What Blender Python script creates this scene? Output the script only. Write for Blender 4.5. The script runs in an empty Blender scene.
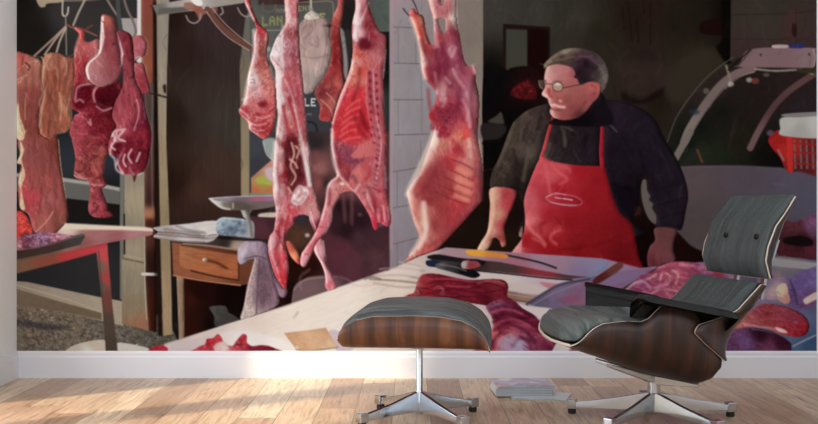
SUN_E, WL1, WL2, WORLD_E = 5.2, 28, 22, 1.9
PRINT_GAIN, PRINT_SAT, PRINT_GAM = 0.98, 0.92, 1.07
# room light measured across the wall, sun patch included; divided out of the print
WALL_LIGHT = [(20,0.69,0.64,0.63),(35,0.73,0.68,0.66),(55,0.79,0.74,0.72),(80,0.87,0.81,0.81),(110,0.98,0.93,0.92),(150,1.07,1.02,1.02),(190,1.11,1.06,1.06),(225,1.13,1.08,1.07),(240,1.13,1.08,1.07),(248,1.20,1.14,1.12),(256,1.44,1.35,1.28),(264,1.67,1.55,1.44),(272,1.71,1.58,1.45),(280,1.73,1.59,1.45),(300,1.71,1.58,1.44),(340,1.68,1.55,1.41),(380,1.64,1.51,1.38),(400,1.56,1.44,1.33),(410,1.48,1.38,1.28),(418,1.33,1.24,1.18),(426,1.18,1.11,1.08),(434,1.06,1.00,0.99),(442,0.98,0.94,0.94),(452,0.95,0.92,0.92),(470,0.94,0.90,0.91),(500,0.92,0.88,0.89),(560,0.88,0.84,0.85),(620,0.84,0.81,0.82),(680,0.81,0.78,0.80),(740,0.79,0.76,0.78),(790,0.77,0.75,0.76),(812,0.75,0.73,0.75)]
import bpy, bmesh, math, random
import numpy as np
from mathutils import Vector, Matrix, Euler
random.seed(7)
R = math.radians
sc = bpy.context.scene
COL = sc.collection
F_PX, CAM_H, WALL_Y = 1027.0, 0.79, 4.9

# ------------------------------------------------------------------ helpers
def tag(o, label=None, cat=None, group=None, kind=None):
    if label: o['label'] = label
    if cat: o['category'] = cat
    if group: o['group'] = group
    if kind: o['kind'] = kind
    return o

def empty(name, loc, rz=0.0):
    o = bpy.data.objects.new(name, None)
    o.empty_display_size = 0.1
    o.location = loc; o.rotation_euler = (0, 0, rz)
    COL.objects.link(o)
    return o

def mesh_obj(name, verts, faces, mats, parent=None, smooth=True, mat_idx=None):
    me = bpy.data.meshes.new(name)
    me.from_pydata([tuple(v) for v in verts], [], faces)
    if not isinstance(mats, (list, tuple)): mats = [mats]
    for m in mats: me.materials.append(m)
    if mat_idx is not None: me.polygons.foreach_set('material_index', mat_idx)
    if smooth: me.polygons.foreach_set('use_smooth', [True]*len(me.polygons))
    me.update()
    o = bpy.data.objects.new(name, me)
    COL.objects.link(o)
    if parent: o.parent = parent
    return o

def bm_obj(name, bm, mats, parent=None, smooth=False):
    me = bpy.data.meshes.new(name)
    bmesh.ops.recalc_face_normals(bm, faces=bm.faces)
    bm.to_mesh(me); bm.free()
    if not isinstance(mats, (list, tuple)): mats = [mats]
    for m in mats: me.materials.append(m)
    if smooth: me.polygons.foreach_set('use_smooth', [True]*len(me.polygons))
    o = bpy.data.objects.new(name, me)
    COL.objects.link(o)
    if parent: o.parent = parent
    return o

def add_box(bm, x0, x1, y0, y1, z0, z1, mtx=None):
    vs = [Vector((x, y, z)) for z in (z0, z1) for y in (y0, y1) for x in (x0, x1)]
    if mtx: vs = [mtx @ v for v in vs]
    v = [bm.verts.new(p) for p in vs]
    for f in ((0,2,3,1),(4,5,7,6),(0,1,5,4),(2,6,7,3),(0,4,6,2),(1,3,7,5)):
        bm.faces.new([v[i] for i in f])

def box_obj(name, x0, x1, y0, y1, z0, z1, m, parent=None, bev=0.0, mtx=None):
    bm = bmesh.new(); add_box(bm, x0, x1, y0, y1, z0, z1, mtx)
    o = bm_obj(name, bm, m, parent)
    if bev: bevel(o, bev)
    return o

def bevel(o, w, seg=2):
    b = o.modifiers.new('bevel', 'BEVEL'); b.width = w; b.segments = seg; b.limit_method = 'ANGLE'
    o.data.polygons.foreach_set('use_smooth', [True]*len(o.data.polygons))
    n = o.modifiers.new('wn', 'WEIGHTED_NORMAL'); n.keep_sharp = True
    return o

def lathe(name, prof, m, parent=None, n=28, loc=(0,0,0)):
    vs, fs = [], []
    for r, z in prof:
        for k in range(n):
            a = 2*math.pi*k/n
            vs.append((loc[0]+r*math.cos(a), loc[1]+r*math.sin(a), loc[2]+z))
    for i in range(len(prof)-1):
        for k in range(n):
            k2 = (k+1) % n
            fs.append((i*n+k, i*n+k2, (i+1)*n+k2, (i+1)*n+k))
    fs.append(tuple(range(n-1, -1, -1)))
    fs.append(tuple((len(prof)-1)*n+k for k in range(n)))
    o = mesh_obj(name, vs, fs, m, parent)
    e = o.modifiers.new('es', 'EDGE_SPLIT'); e.split_angle = R(35)
    return o

def interp(pts, x):
    pts = sorted(pts)
    return float(np.interp(x, [p[0] for p in pts], [p[1] for p in pts]))

def spline(pts, n):
    """Catmull-Rom through tuples, n samples"""
    P = [np.array(p, float) for p in pts]
    P = [2*P[0]-P[1]] + P + [2*P[-1]-P[-2]]
    out = []
    for t in np.linspace(0, len(P)-3-1e-9, n):
        i = int(t); a = t-i
        p0, p1, p2, p3 = P[i:i+4]
        out.append(0.5*((2*p1)+(-p0+p2)*a+(2*p0-5*p1+4*p2-p3)*a*a+(-p0+3*p1-3*p2+p3)*a**3))
    return out

def sheet(name, fn, nu, nv, mats, parent, thick, rim=1, offset=-1.0):
    """plywood sheet: grid + solidify with a pale edge band"""
    vs = [fn(i/(nu-1)*2-1, j/(nv-1)*2-1) for i in range(nu) for j in range(nv)]
    fs = [(i*nv+j, i*nv+j+1, (i+1)*nv+j+1, (i+1)*nv+j) for i in range(nu-1) for j in range(nv-1)]
    o = mesh_obj(name, vs, fs, mats, parent)
    s = o.modifiers.new('ply', 'SOLIDIFY'); s.thickness = thick; s.offset = offset
    s.material_offset_rim = rim; s.use_even_offset = False
    return o

def pillow(name, mid, T, m, parent, nu=56, nv=44, pu=6, pv=6, up=None, Tb=None, wr=None):
    """closed cushion around the middle surface mid(u,v), u,v in -1..1"""
    Tb = T if Tb is None else Tb
    us = [math.sin(math.pi/2*(i/(nu-1)*2-1)) for i in range(nu)]
    vv = [math.sin(math.pi/2*(j/(nv-1)*2-1)) for j in range(nv)]
    M = [[Vector(mid(u, v)) for v in vv] for u in us]
    top, bot = [], []
    for i, u in enumerate(us):
        for j, v in enumerate(vv):
            i0, i1 = max(i-1, 0), min(i+1, nu-1); j0, j1 = max(j-1, 0), min(j+1, nv-1)
            N = (M[i1][j]-M[i0][j]).cross(M[i][j1]-M[i][j0]).normalized()
            if up is not None and N.dot(up) < 0: N = -N
            e = (max(0, 1-abs(u)**pu) * max(0, 1-abs(v)**pv))**0.5
            w = wr(u, v)*e if wr else 0
            top.append(M[i][j]+N*(T*e+w)); bot.append(M[i][j]-N*Tb*e)
    vs = list(top); idx = {}
    for i in range(nu):
        for j in range(nv):
            if i in (0, nu-1) or j in (0, nv-1): idx[(i, j)] = i*nv+j
            else: idx[(i, j)] = len(vs); vs.append(bot[i*nv+j])
    fs = []
    for i in range(nu-1):
        for j in range(nv-1):
            fs.append((i*nv+j, i*nv+j+1, (i+1)*nv+j+1, (i+1)*nv+j))
            fs.append((idx[(i, j)], idx[(i+1, j)], idx[(i+1, j+1)], idx[(i, j+1)]))
    bm = bmesh.new()
    bv = [bm.verts.new(p) for p in vs]
    for f in fs:
        try: bm.faces.new([bv[k] for k in f])
        except ValueError: pass
    return bm_obj(name, bm, m, parent, smooth=True)

# ------------------------------------------------------------------ materials
def lin(c):
    return tuple((x/255/12.92 if x/255 <= 0.04045 else ((x/255+0.055)/1.055)**2.4) for x in c)+(1.0,)

def mat(name, col=(200,200,200), rough=0.5, metal=0.0, spec=0.5):
    m = bpy.data.materials.new(name); m.use_nodes = True
    b = m.node_tree.nodes['Principled BSDF']
    b.inputs['Base Color'].default_value = lin(col)
    b.inputs['Roughness'].default_value = rough
    b.inputs['Metallic'].default_value = metal
    b.inputs['Specular IOR Level'].default_value = spec
    return m, m.node_tree.nodes, m.node_tree.links, b

def ramp(nd, stops):
    r = nd.new('ShaderNodeValToRGB'); cr = r.color_ramp
    cr.elements[0].position = stops[0][0]; cr.elements[0].color = lin(stops[0][1])
    cr.elements[1].position = stops[-1][0]; cr.elements[1].color = lin(stops[-1][1])
    for p, c in stops[1:-1]:
        e = cr.elements.new(p); e.color = lin(c)
    return r

def coords(nd, lk, scale, rot=(0,0,0), kind='Object'):
    t = nd.new('ShaderNodeTexCoord'); mp = nd.new('ShaderNodeMapping')
    mp.inputs['Scale'].default_value = scale; mp.inputs['Rotation'].default_value = rot
    lk.new(t.outputs[kind], mp.inputs['Vector'])
    return mp

def add_bump(nd, lk, b, src, strength, dist=0.01):
    bp = nd.new('ShaderNodeBump'); bp.inputs['Strength'].default_value = strength
    bp.inputs['Distance'].default_value = dist
    lk.new(src, bp.inputs['Height']); lk.new(bp.outputs[0], b.inputs['Normal'])

def walnut(name, dark, midc, light, scale, rot=(0,0,0)):
    m, nd, lk, b = mat(name, midc, 0.42)
    b.inputs['Coat Weight'].default_value = 0.15
    b.inputs['Coat Roughness'].default_value = 0.3
    mp = coords(nd, lk, scale, rot)
    n1 = nd.new('ShaderNodeTexNoise'); n1.inputs['Scale'].default_value = 1.0
    n1.inputs['Detail'].default_value = 6; n1.inputs['Distortion'].default_value = 1.2
    lk.new(mp.outputs[0], n1.inputs['Vector'])
    w = nd.new('ShaderNodeTexWave'); w.inputs['Scale'].default_value = 0.16
    w.inputs['Distortion'].default_value = 9; w.inputs['Detail'].default_value = 3; w.inputs['Detail Scale'].default_value = 0.8
    lk.new(mp.outputs[0], w.inputs['Vector'])
    mx = nd.new('ShaderNodeMath'); mx.operation = 'MULTIPLY_ADD'; mx.inputs[1].default_value = 0.22
    lk.new(w.outputs['Fac'], mx.inputs[0])
    ms = nd.new('ShaderNodeMath'); ms.operation = 'MULTIPLY'; ms.inputs[1].default_value = 0.78
    lk.new(n1.outputs['Fac'], ms.inputs[0]); lk.new(ms.outputs[0], mx.inputs[2])
    r = ramp(nd, [(0.22, dark), (0.48, midc), (0.78, light)])
    lk.new(mx.outputs[0], r.inputs['Fac']); lk.new(r.outputs['Color'], b.inputs['Base Color'])
    return m

def leather(name, c0, c1, stretch):
    m, nd, lk, b = mat(name, c0, 0.48, spec=0.45)
    mp = coords(nd, lk, stretch)
    n = nd.new('ShaderNodeTexNoise'); n.inputs['Scale'].default_value = 1.0
    n.inputs['Detail'].default_value = 5; n.inputs['Distortion'].default_value = 0.6
    lk.new(mp.outputs[0], n.inputs['Vector'])
    r = ramp(nd, [(0.3, c0), (0.72, c1)])
    lk.new(n.outputs['Fac'], r.inputs['Fac']); lk.new(r.outputs['Color'], b.inputs['Base Color'])
    f = nd.new('ShaderNodeTexNoise'); f.inputs['Scale'].default_value = 400
    ad = nd.new('ShaderNodeMath'); ad.operation = 'MULTIPLY_ADD'; ad.inputs[1].default_value = 0.06
    lk.new(f.outputs['Fac'], ad.inputs[0]); lk.new(n.outputs['Fac'], ad.inputs[2])
    add_bump(nd, lk, b, ad.outputs[0], 1.0, 0.022)
    return m

M_CREAM = mat('pale_ply_edge', (226,208,188), 0.5)[0]
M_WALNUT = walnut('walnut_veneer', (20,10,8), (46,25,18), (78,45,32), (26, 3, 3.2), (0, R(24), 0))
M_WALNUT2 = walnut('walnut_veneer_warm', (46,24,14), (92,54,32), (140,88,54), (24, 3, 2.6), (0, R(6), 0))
M_LEATHER = leather('dark_grey_leather', (58,65,65), (118,126,121), (34, 3.2, 14))
M_LEATHER_B = leather('dark_grey_leather_back', (60,68,67), (84,92,89), (5, 22, 2.6))
M_LEATHER_O = leather('dark_grey_leather_footstool', (52,59,60), (118,127,124), (4, 30, 22))
M_BLACK = mat('black_leather', (9,10,10), 0.42, spec=0.35)[0]
M_CHROME = mat('polished_aluminium', (196,199,201), 0.13, 1.0)[0]
M_GREYMET = mat('satin_aluminium', (165,172,176), 0.28, 1.0)[0]
M_RUBBER = mat('black_rubber', (10,10,10), 0.6)[0]
M_BUTTON = mat('black_button', (9,10,11), 0.25)[0]

# ------------------------------------------------------------------ room shell
def wall_mat(name, c):
    m, nd, lk, b = mat(name, c, 0.75, spec=0.25)
    mp = coords(nd, lk, (30,30,30))
    n = nd.new('ShaderNodeTexNoise'); n.inputs['Scale'].default_value = 3; n.inputs['Detail'].default_value = 4
    lk.new(mp.outputs[0], n.inputs['Vector']); add_bump(nd, lk, b, n.outputs['Fac'], 0.05, 0.002)
    return m
M_WALL = wall_mat('white_paint', (244,246,246))
M_CEIL = wall_mat('ceiling_paint', (235,233,230))
M_TRIM = mat('white_gloss_trim', (232,232,234), 0.35)[0]

def floor_mat():
    m, nd, lk, b = mat('oak_planks', (150,120,95), 0.4, spec=0.4)
    t = nd.new('ShaderNodeTexCoord')
    sep = nd.new('ShaderNodeSeparateXYZ'); lk.new(t.outputs['Object'], sep.inputs[0])
    def mth(op, a, b_=None, c=None):
        n = nd.new('ShaderNodeMath'); n.operation = op
        for k, v in enumerate((a, b_, c)):
            if v is None: continue
            if isinstance(v, (int, float)): n.inputs[k].default_value = v
            else: lk.new(v, n.inputs[k])
        return n.outputs[0]
    PW, PL = 0.148, 1.15
    xs = mth('DIVIDE', mth('ADD', sep.outputs['X'], 0.065), PW)
    ix = mth('FLOOR', xs); fx = mth('FRACT', xs)
    wn = nd.new('ShaderNodeTexWhiteNoise'); wn.noise_dimensions = '1D'; lk.new(ix, wn.inputs['W'])
    ys = mth('ADD', mth('DIVIDE', sep.outputs['Y'], PL), mth('MULTIPLY', wn.outputs['Value'], 5.37))
    iy = mth('FLOOR', ys); fy = mth('FRACT', ys)
    cmb = nd.new('ShaderNodeCombineXYZ'); lk.new(ix, cmb.inputs[0]); lk.new(iy, cmb.inputs[1])
    wn2 = nd.new('ShaderNodeTexWhiteNoise'); wn2.noise_dimensions = '3D'; lk.new(cmb.outputs[0], wn2.inputs['Vector'])
    # plank tone
    r = ramp(nd, [(0.0, (182,148,122)), (0.35, (214,182,152)), (0.65, (232,204,172)), (1.0, (246,226,196))])
    lk.new(wn2.outputs['Value'], r.inputs['Fac'])
    # grain
    gv = nd.new('ShaderNodeCombineXYZ')
    lk.new(mth('MULTIPLY', sep.outputs['X'], 42), gv.inputs[0])
    lk.new(mth('MULTIPLY', sep.outputs['Y'], 3.2), gv.inputs[1])
    lk.new(mth('MULTIPLY', wn2.outputs['Value'], 40), gv.inputs[2])
    g = nd.new('ShaderNodeTexNoise'); g.inputs['Scale'].default_value = 1.0; g.inputs['Detail'].default_value = 7
    g.inputs['Distortion'].default_value = 1.6; g.inputs['Roughness'].default_value = 0.62
    lk.new(gv.outputs[0], g.inputs['Vector'])
    gr = ramp(nd, [(0.3, (140,118,100)), (0.48, (222,212,200)), (0.66, (252,250,246))])
    lk.new(g.outputs['Fac'], gr.inputs['Fac'])
    mx = nd.new('ShaderNodeMix'); mx.data_type = 'RGBA'; mx.blend_type = 'MULTIPLY'; mx.inputs['Factor'].default_value = 0.85
    lk.new(r.outputs['Color'], mx.inputs['A']); lk.new(gr.outputs['Color'], mx.inputs['B'])
    # seams
    ex = mth('MINIMUM', fx, mth('SUBTRACT', 1.0, fx)); ey = mth('MINIMUM', fy, mth('SUBTRACT', 1.0, fy))
    sx = mth('LESS_THAN', ex, 0.012); sy = mth('LESS_THAN', ey, 0.0016)
    seam = mth('MAXIMUM', sx, sy)
    mx2 = nd.new('ShaderNodeMix'); mx2.data_type = 'RGBA'; lk.new(mth('MULTIPLY', seam, 0.6), mx2.inputs['Factor'])
    lk.new(mx.outputs['Result'], mx2.inputs['A']); mx2.inputs['B'].default_value = lin((52,38,30))
    lk.new(mx2.outputs['Result'], b.inputs['Base Color'])
    rr = mth('MULTIPLY_ADD', g.outputs['Fac'], 0.25, 0.2); lk.new(rr, b.inputs['Roughness'])
    hh = mth('SUBTRACT', mth('MULTIPLY', g.outputs['Fac'], 0.15), seam)
    add_bump(nd, lk, b, hh, 0.25, 0.002)
    return m
M_FLOOR = floor_mat()

LX, RX = -1.872, 2.35
YN = -1.6
box_obj('floor', LX-0.2, RX+0.2, YN, WALL_Y+0.1, -0.08, 0.0, M_FLOOR)['kind'] = 'structure'
box_obj('wall_back', LX-0.2, RX+0.2, WALL_Y, WALL_Y+0.15, -0.02, 4.2, M_WALL)['kind'] = 'structure'
box_obj('wall_right', RX, RX+0.15, YN, WALL_Y-0.001, -0.02, 4.2, M_WALL)['kind'] = 'structure'
box_obj('ceiling', LX-0.2, RX+0.2, YN, WALL_Y+0.1, 4.2, 4.3, M_CEIL)['kind'] = 'structure'
# left wall with a tall window and a low one shaped for floor sun
WIN = [(3.50, 4.12, 0.0, 4.0), (2.0, 3.35, 0.0, 1.45)]
bm = bmesh.new()
ys = [YN] + sorted([w[0] for w in WIN]+[w[1] for w in WIN]) + [WALL_Y-0.001]
for k in range(0, len(ys), 2): add_box(bm, LX-0.15, LX, ys[k], ys[k+1], -0.02, 4.2)
for (a, b_, z0, z1) in WIN:
    add_box(bm, LX-0.15, LX, a, b_, z1, 4.2)
    if z0 > 0: add_box(bm, LX-0.15, LX, a, b_, -0.02, z0)
bm_obj('wall_left', bm, M_WALL)['kind'] = 'structure'
M_GLASS = bpy.data.materials.new('window_glass'); M_GLASS.use_nodes = True
_n = M_GLASS.node_tree.nodes; _n.clear()
_o = _n.new('ShaderNodeOutputMaterial'); _t = _n.new('ShaderNodeBsdfTransparent'); _g = _n.new('ShaderNodeBsdfGlossy')
_x = _n.new('ShaderNodeMixShader'); _x.inputs[0].default_value = 0.06; _g.inputs['Roughness'].default_value = 0.02
M_GLASS.node_tree.links.new(_t.outputs[0], _x.inputs[1]); M_GLASS.node_tree.links.new(_g.outputs[0], _x.inputs[2])
M_GLASS.node_tree.links.new(_x.outputs[0], _o.inputs[0])
for k, (a, b_, z0, z1) in enumerate(WIN):
    bm = bmesh.new(); x0, x1 = LX-0.10, LX-0.05; t = 0.035
    add_box(bm, x0, x1, a, a+t, z0, z1); add_box(bm, x0, x1, b_-t, b_, z0, z1)
    add_box(bm, x0, x1, a+t, b_-t, z0, z0+t); add_box(bm, x0, x1, a+t, b_-t, z1-t, z1)
    if k: add_box(bm, x0, x1, (a+b_)/2-0.02, (a+b_)/2+0.02, z0+t, z1-t)
    w = bm_obj('window_%d' % (k+1), bm, M_TRIM); w['kind'] = 'structure'
    box_obj('pane', LX-0.078, LX-0.072, a+t, b_-t, z0+t, z1-t, M_GLASS, w)

def skirting(name, p0, p1, inward):
    """moulded baseboard along p0-p1; profile steps back near its top"""
    prof = [(0,0),(0.016,0),(0.016,0.098),(0.011,0.106),(0.011,0.118),(0.006,0.127),(0,0.129)]
    p0, p1 = Vector(p0), Vector(p1); vs = []
    for p in (p0, p1):
        for d, z in prof: vs.append(p+Vector(inward)*d+Vector((0,0,z)))
    n = len(prof)
    fs = [(k, k+1, n+k+1, n+k) for k in range(n-1)] + [tuple(range(n-1,-1,-1)), tuple(range(n, 2*n))]
    o = mesh_obj(name, vs, fs, M_TRIM, smooth=False); o['kind'] = 'structure'; return o
skirting('baseboard_back', (LX, WALL_Y, 0), (RX, WALL_Y, 0), (0,-1,0))
skirting('baseboard_left', (LX, WALL_Y-0.001, 0), (LX, 4.1, 0), (1,0,0))
skirting('baseboard_right', (RX, WALL_Y, 0), (RX, YN, 0), (-1,0,0))

# ------------------------------------------------------------------ lounge chair
TH = R(8)
# local frame: x = forward of the chair, y = its near side, z up
def chair_frame(name, x, y, ang):
    o = empty(name, (x, y, 0)); return o
CH = empty('lounge_chair', (0.93, 3.90, 0), math.pi+TH)
tag(CH, 'moulded walnut lounge chair with dark grey leather cushions on chrome star base', 'chair')
# local +x -> world (-cos, -sin); local +y -> world (sin, -cos): toward the camera
W = 0.265
ZT = [(0.455,0.330),(0.41,0.334),(0.38,0.345),(0.345,0.373),(0.29,0.399),(0.21,0.407),(0.155,0.403),(0.125,0.414),(0.09,0.448),(0.07,0.464),(0.0,0.462),(-0.05,0.43),(-0.10,0.35),(-0.147,0.262)]
ZB = [(0.455,0.324),(0.41,0.314),(0.30,0.277),(0.115,0.212),(-0.07,0.162),(-0.105,0.158),(-0.130,0.172),(-0.150,0.225)]
LIPF = [(-1,.345),(-.85,.368),(-.58,.405),(-.3,.428),(0,.442),(.46,.437),(.8,.422),(1,.405)]
LIPZ = [(-1,.385),(-.85,.374),(-.58,.362),(0,.338),(.46,.327),(1,.322)]
def seat_shell_pt(u, v):
    t = (u*0.5+0.5)**0.9
    ph = v*math.pi/2; n = 2/3.4
    sv = math.copysign(abs(math.sin(ph))**n, ph)
    f0 = interp(LIPF, sv); f = f0+(-0.147-f0)*t
    zt, zb = interp(ZT, f), interp(ZB, f)
    if v < 0: zt = min(zt, 0.428)
    z = zb+(zt-zb)*(1-abs(math.cos(ph))**n)
    b = max(0, 1-t/0.16)**1.6
    return (f, W*sv*(1-0.04*b), z*(1-b)+interp(LIPZ, sv)*b)
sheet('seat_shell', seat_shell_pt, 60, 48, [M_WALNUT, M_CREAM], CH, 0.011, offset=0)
SC = [(0.430,0.366),(0.412,0.382),(0.385,0.394),(0.34,0.398),(0.25,0.402),(0.15,0.392),(0.05,0.375),(-0.05,0.36),(-0.12,0.35)]
def seat_mid(u, v):
    t = u*0.5+0.5; f0 = interp(LIPF, v)-0.004
    f = f0+(-0.10-f0)*t
    zc = interp(SC, f)-0.012; ze = min(interp(ZT, f), 0.402)+0.002
    b = max(0, 1-t/0.15)**1.6; a = abs(v)**3
    return (f, v*(W-0.013)*(1-0.04*b), (zc*(1-a)+ze*a)*(1-b)+(interp(LIPZ, v)+0.018)*b)
pillow('seat_cushion', seat_mid, 0.024, M_LEATHER, CH, up=Vector((0,0,1)), pu=16, pv=8)

# lower back shell / wing shell
def wing_pt(u, v):
    t = u*0.5+0.5                                   # 0 top .. 1 bottom
    sp = (interp([(0,-0.335),(0.5,-0.27),(1,-0.165)], t), interp([(0,0.528),(0.5,0.40),(1,0.262)], t))
    fe = interp([(0,-0.285),(0.3,-0.195),(0.42,-0.13),(0.56,-0.05),(0.68,-0.035),(0.8,-0.07),(1,-0.150)], t)
    ze = interp([(0,0.532),(0.3,0.440),(0.42,0.415),(0.56,0.392),(0.68,0.365),(0.8,0.33),(1,0.262)], t)
    ph = v*math.pi/2; n = 2/3.2
    s = (W+0.022)*math.copysign(abs(math.sin(ph))**n, ph)
    k = 1-abs(math.cos(ph))**n
    return (sp[0]+(fe-sp[0])*k, s, sp[1]+(ze-sp[1])*k)
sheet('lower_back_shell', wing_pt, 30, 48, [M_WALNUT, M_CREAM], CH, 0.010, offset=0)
def lb_mid(u, v):
    t = u*0.5+0.5
    f = interp([(0,-0.300),(0.5,-0.215),(1,-0.115)], t); z = interp([(0,0.532),(0.5,0.435),(1,0.365)], t)
    a = abs(v)**3
    return (f+0.018*a, v*(W+0.004), z+0.004*a)
pillow('lower_back_cushion', lb_mid, 0.026, M_LEATHER_B, CH, up=Vector((0.6,0,0.8)), pu=8, pv=10)

# headrest / upper back
UE = [(0,-0.432,0.847),(0.12,-0.408,0.812),(0.36,-0.352,0.74),(0.6,-0.322,0.665),(0.78,-0.313,0.615),(1,-0.330,0.553)]
US = [(0,-0.438,0.842),(0.3,-0.425,0.77),(0.6,-0.392,0.675),(1,-0.348,0.545)]
def ub_pt(u, v):
    t = u*0.5+0.5
    fe = interp([(a, b) for a, b, c in UE], t); ze = interp([(a, c) for a, b, c in UE], t)
    fs = interp([(a, b) for a, b, c in US], t); zs = interp([(a, c) for a, b, c in US], t)
    ph = v*math.pi/2; n = 2/2.6
    s = (W+0.003-0.012*(1-min(1, t*4)))*math.copysign(abs(math.sin(ph))**n, ph)
    k = 1-abs(math.cos(ph))**n
    return (fs+(fe-fs)*k, s, zs+(ze-zs)*k)
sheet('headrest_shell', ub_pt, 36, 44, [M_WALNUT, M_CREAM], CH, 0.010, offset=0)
def ub_mid(u, v):
    t = u*0.5+0.5
    fe = interp([(a, b) for a, b, c in UE], t); ze = interp([(a, c) for a, b, c in UE], t)
    a = abs(v)**4
    return (fe-0.012+0.012*a, v*(W-0.010), ze+(0.006 if t < 0.5 else -0.004))
ubc = pillow('headrest_cushion', ub_mid, 0.024, M_LEATHER_B, CH, up=Vector((1,0,0.2)), pu=8, pv=8)
for s in (-0.060, 0.190):
    bt = lathe('button', [(0.001,-0.004),(0.010,-0.003),(0.012,0.002),(0.010,0.006),(0.002,0.008)], M_BUTTON, ubc, 16)
    bt.matrix_local = Matrix.Translation((-0.318, s, 0.700)) @ Euler((0, R(72), 0)).to_matrix().to_4x4()
for s in (-0.06, 0.16):
    bm = bmesh.new()
    pr = spline([(-0.342,0.47),(-0.354,0.53),(-0.362,0.56),(-0.384,0.62),(-0.407,0.69)], 14)
    vs = []
    for (f, z) in pr:
        vs.append([bm.verts.new(p) for p in ((f, s-0.014, z), (f, s+0.014, z), (f-0.010, s+0.014, z-0.004), (f-0.010, s-0.014, z-0.004))])
    for a, b_ in zip(vs, vs[1:]):
        for k in range(4): bm.faces.new((a[k], a[(k+1)%4], b_[(k+1)%4], b_[k]))
    bm.faces.new(vs[0]); bm.faces.new(vs[-1][::-1])
    bm_obj('back_support', bm, M_GREYMET, CH)
for s in (-1, 1):   # armrests: padded slab whose inner side rolls down toward the seat
    bm = bmesh.new()
    d0, d1 = Vector((0.178, 0, 0.505)), Vector((-0.160, 0, 0.437))
    cs = spline([(0.366,-0.006),(0.356,0.003),(0.330,0.004),(0.285,-0.006),(0.256,-0.028),(0.243,-0.060),(0.238,-0.092)], 16)
    th = 0.020
    outl = []
    for k, (y, z) in enumerate(cs):
        a = cs[max(0, k-1)]; b2 = cs[min(len(cs)-1, k+1)]
        tx, tz = b2[0]-a[0], b2[1]-a[1]; L = math.hypot(tx, tz)
        outl.append(((y, z), (y+ -tz/L*-th*1.0, z+tx/L*th)))
    ring = [o_[0] for o_ in outl]+[(o_[1][0], o_[1][1]) for o_ in reversed(outl)]
    cyc = (sum(p[0] for p in ring)/len(ring), sum(p[1] for p in ring)/len(ring))
    if s < 0: d0 = Vector((0.156, 0, 0.501))
    N = 20; rows = []
    for i in range(N+1):
        t = i/N; base = d0.lerp(d1, t)
        e = 1.0
        edge = min(t, 1-t)*0.34
        if edge < 0.012: e = 0.72+0.28*math.sqrt(max(0, 1-((0.012-edge)/0.012)**2))
        row = []
        for q, (y, z) in enumerate(ring):
            m_ = len(outl)
            a = outl[q] if q < m_ else outl[2*m_-1-q]
            cyy, czz = (a[0][0]+a[1][0])/2, (a[0][1]+a[1][1])/2
            row.append(bm.verts.new((base.x+(0.035*(1-t)*(0.366-cyy)/0.13 if s < 0 else 0), s*(cyy+(y-cyy)*e), base.z+czz+(z-czz)*e)))
        rows.append(row)
    m_ = len(ring)
    for a, b2 in zip(rows, rows[1:]):
        for k in range(m_): bm.faces.new((a[k], a[(k+1)%m_], b2[(k+1)%m_], b2[k]))
    bm.faces.new(rows[0]); bm.faces.new(rows[-1][::-1])
    o = bm_obj('armrest', bm, M_BLACK, CH, smooth=True)
    e_ = o.modifiers.new('es', 'EDGE_SPLIT'); e_.split_angle = R(50)

def star_base(parent, angs, r, hub_z, tip_w, blade_h, rot0):
    for a in angs:
        # tapered blade: deep and narrow at the hub, slim at the tip
        bm = bmesh.new()
        secs = [(0.012, 0.011, hub_z-blade_h, hub_z), (r*0.5, 0.011, 0.030, hub_z*0.5+0.020), (r-0.014, 0.012, 0.024, 0.048)]
        rows = []
        for (x, w, z0, z1) in secs:
            rows.append([bm.verts.new(p) for p in ((x,-w*1.05,z0),(x,w*1.05,z0),(x,w*0.75,z1),(x,-w*0.75,z1))])
        for p, q in zip(rows, rows[1:]):
            for k in range(4): bm.faces.new((p[k], p[(k+1)%4], q[(k+1)%4], q[k]))
        bm.faces.new(rows[0]); bm.faces.new(rows[-1][::-1])
        leg = bm_obj('leg', bm, M_CHROME, parent); bevel(leg, 0.0025)
        leg.rotation_euler = (0, 0, R(a)-rot0)
        bm = bmesh.new(); add_box(bm, r-0.018, r+0.018, -0.018, 0.018, 0.020, 0.056)
        ft = bm_obj('foot', bm, M_CHROME, leg); bevel(ft, 0.003)
        lathe('glide', [(0.013,0.0),(0.016,0.003),(0.016,0.016),(0.012,0.021)], M_RUBBER, leg, 20, (r, 0, 0))
ROT = math.pi+TH
star_base(CH, [12, 84, 156, 228, 300], 0.318, 0.108, 0.02, 0.075, ROT)
lathe('hub', [(0.012,0.022),(0.014,0.03),(0.017,0.10),(0.024,0.106),(0.024,0.150),(0.018,0.152),(0.018,0.198),(0.012,0.200)], M_CHROME, CH)
for (ax, ay, z1) in ((0.205, 0.075, 0.228), (0.205, -0.075, 0.228), (-0.13, 0.11, 0.152), (-0.13, -0.11, 0.152)):
    L = math.hypot(ax, ay); d = Vector((ax, ay, 0))/L; n = Vector((-d.y, d.x, 0))
    bm = bmesh.new(); rows = []
    for t, w, h in ((0.02, 0.020, 0.034), (0.55, 0.017, 0.022), (1.0, 0.014, 0.012)):
        c = d*(L*t); zt = 0.172+(z1-0.172)*t
        rows.append([bm.verts.new(c+n*w*a+Vector((0,0,z))) for a, z in ((-1,zt-h),(1,zt-h),(1,zt),(-1,zt))])
    for p, q in zip(rows, rows[1:]):
        for k in range(4): bm.faces.new((p[k], p[(k+1)%4], q[(k+1)%4], q[k]))
    bm.faces.new(rows[0]); bm.faces.new(rows[-1][::-1])
    bevel(bm_obj('seat_bracket', bm, M_CHROME, CH), 0.002)

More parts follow.
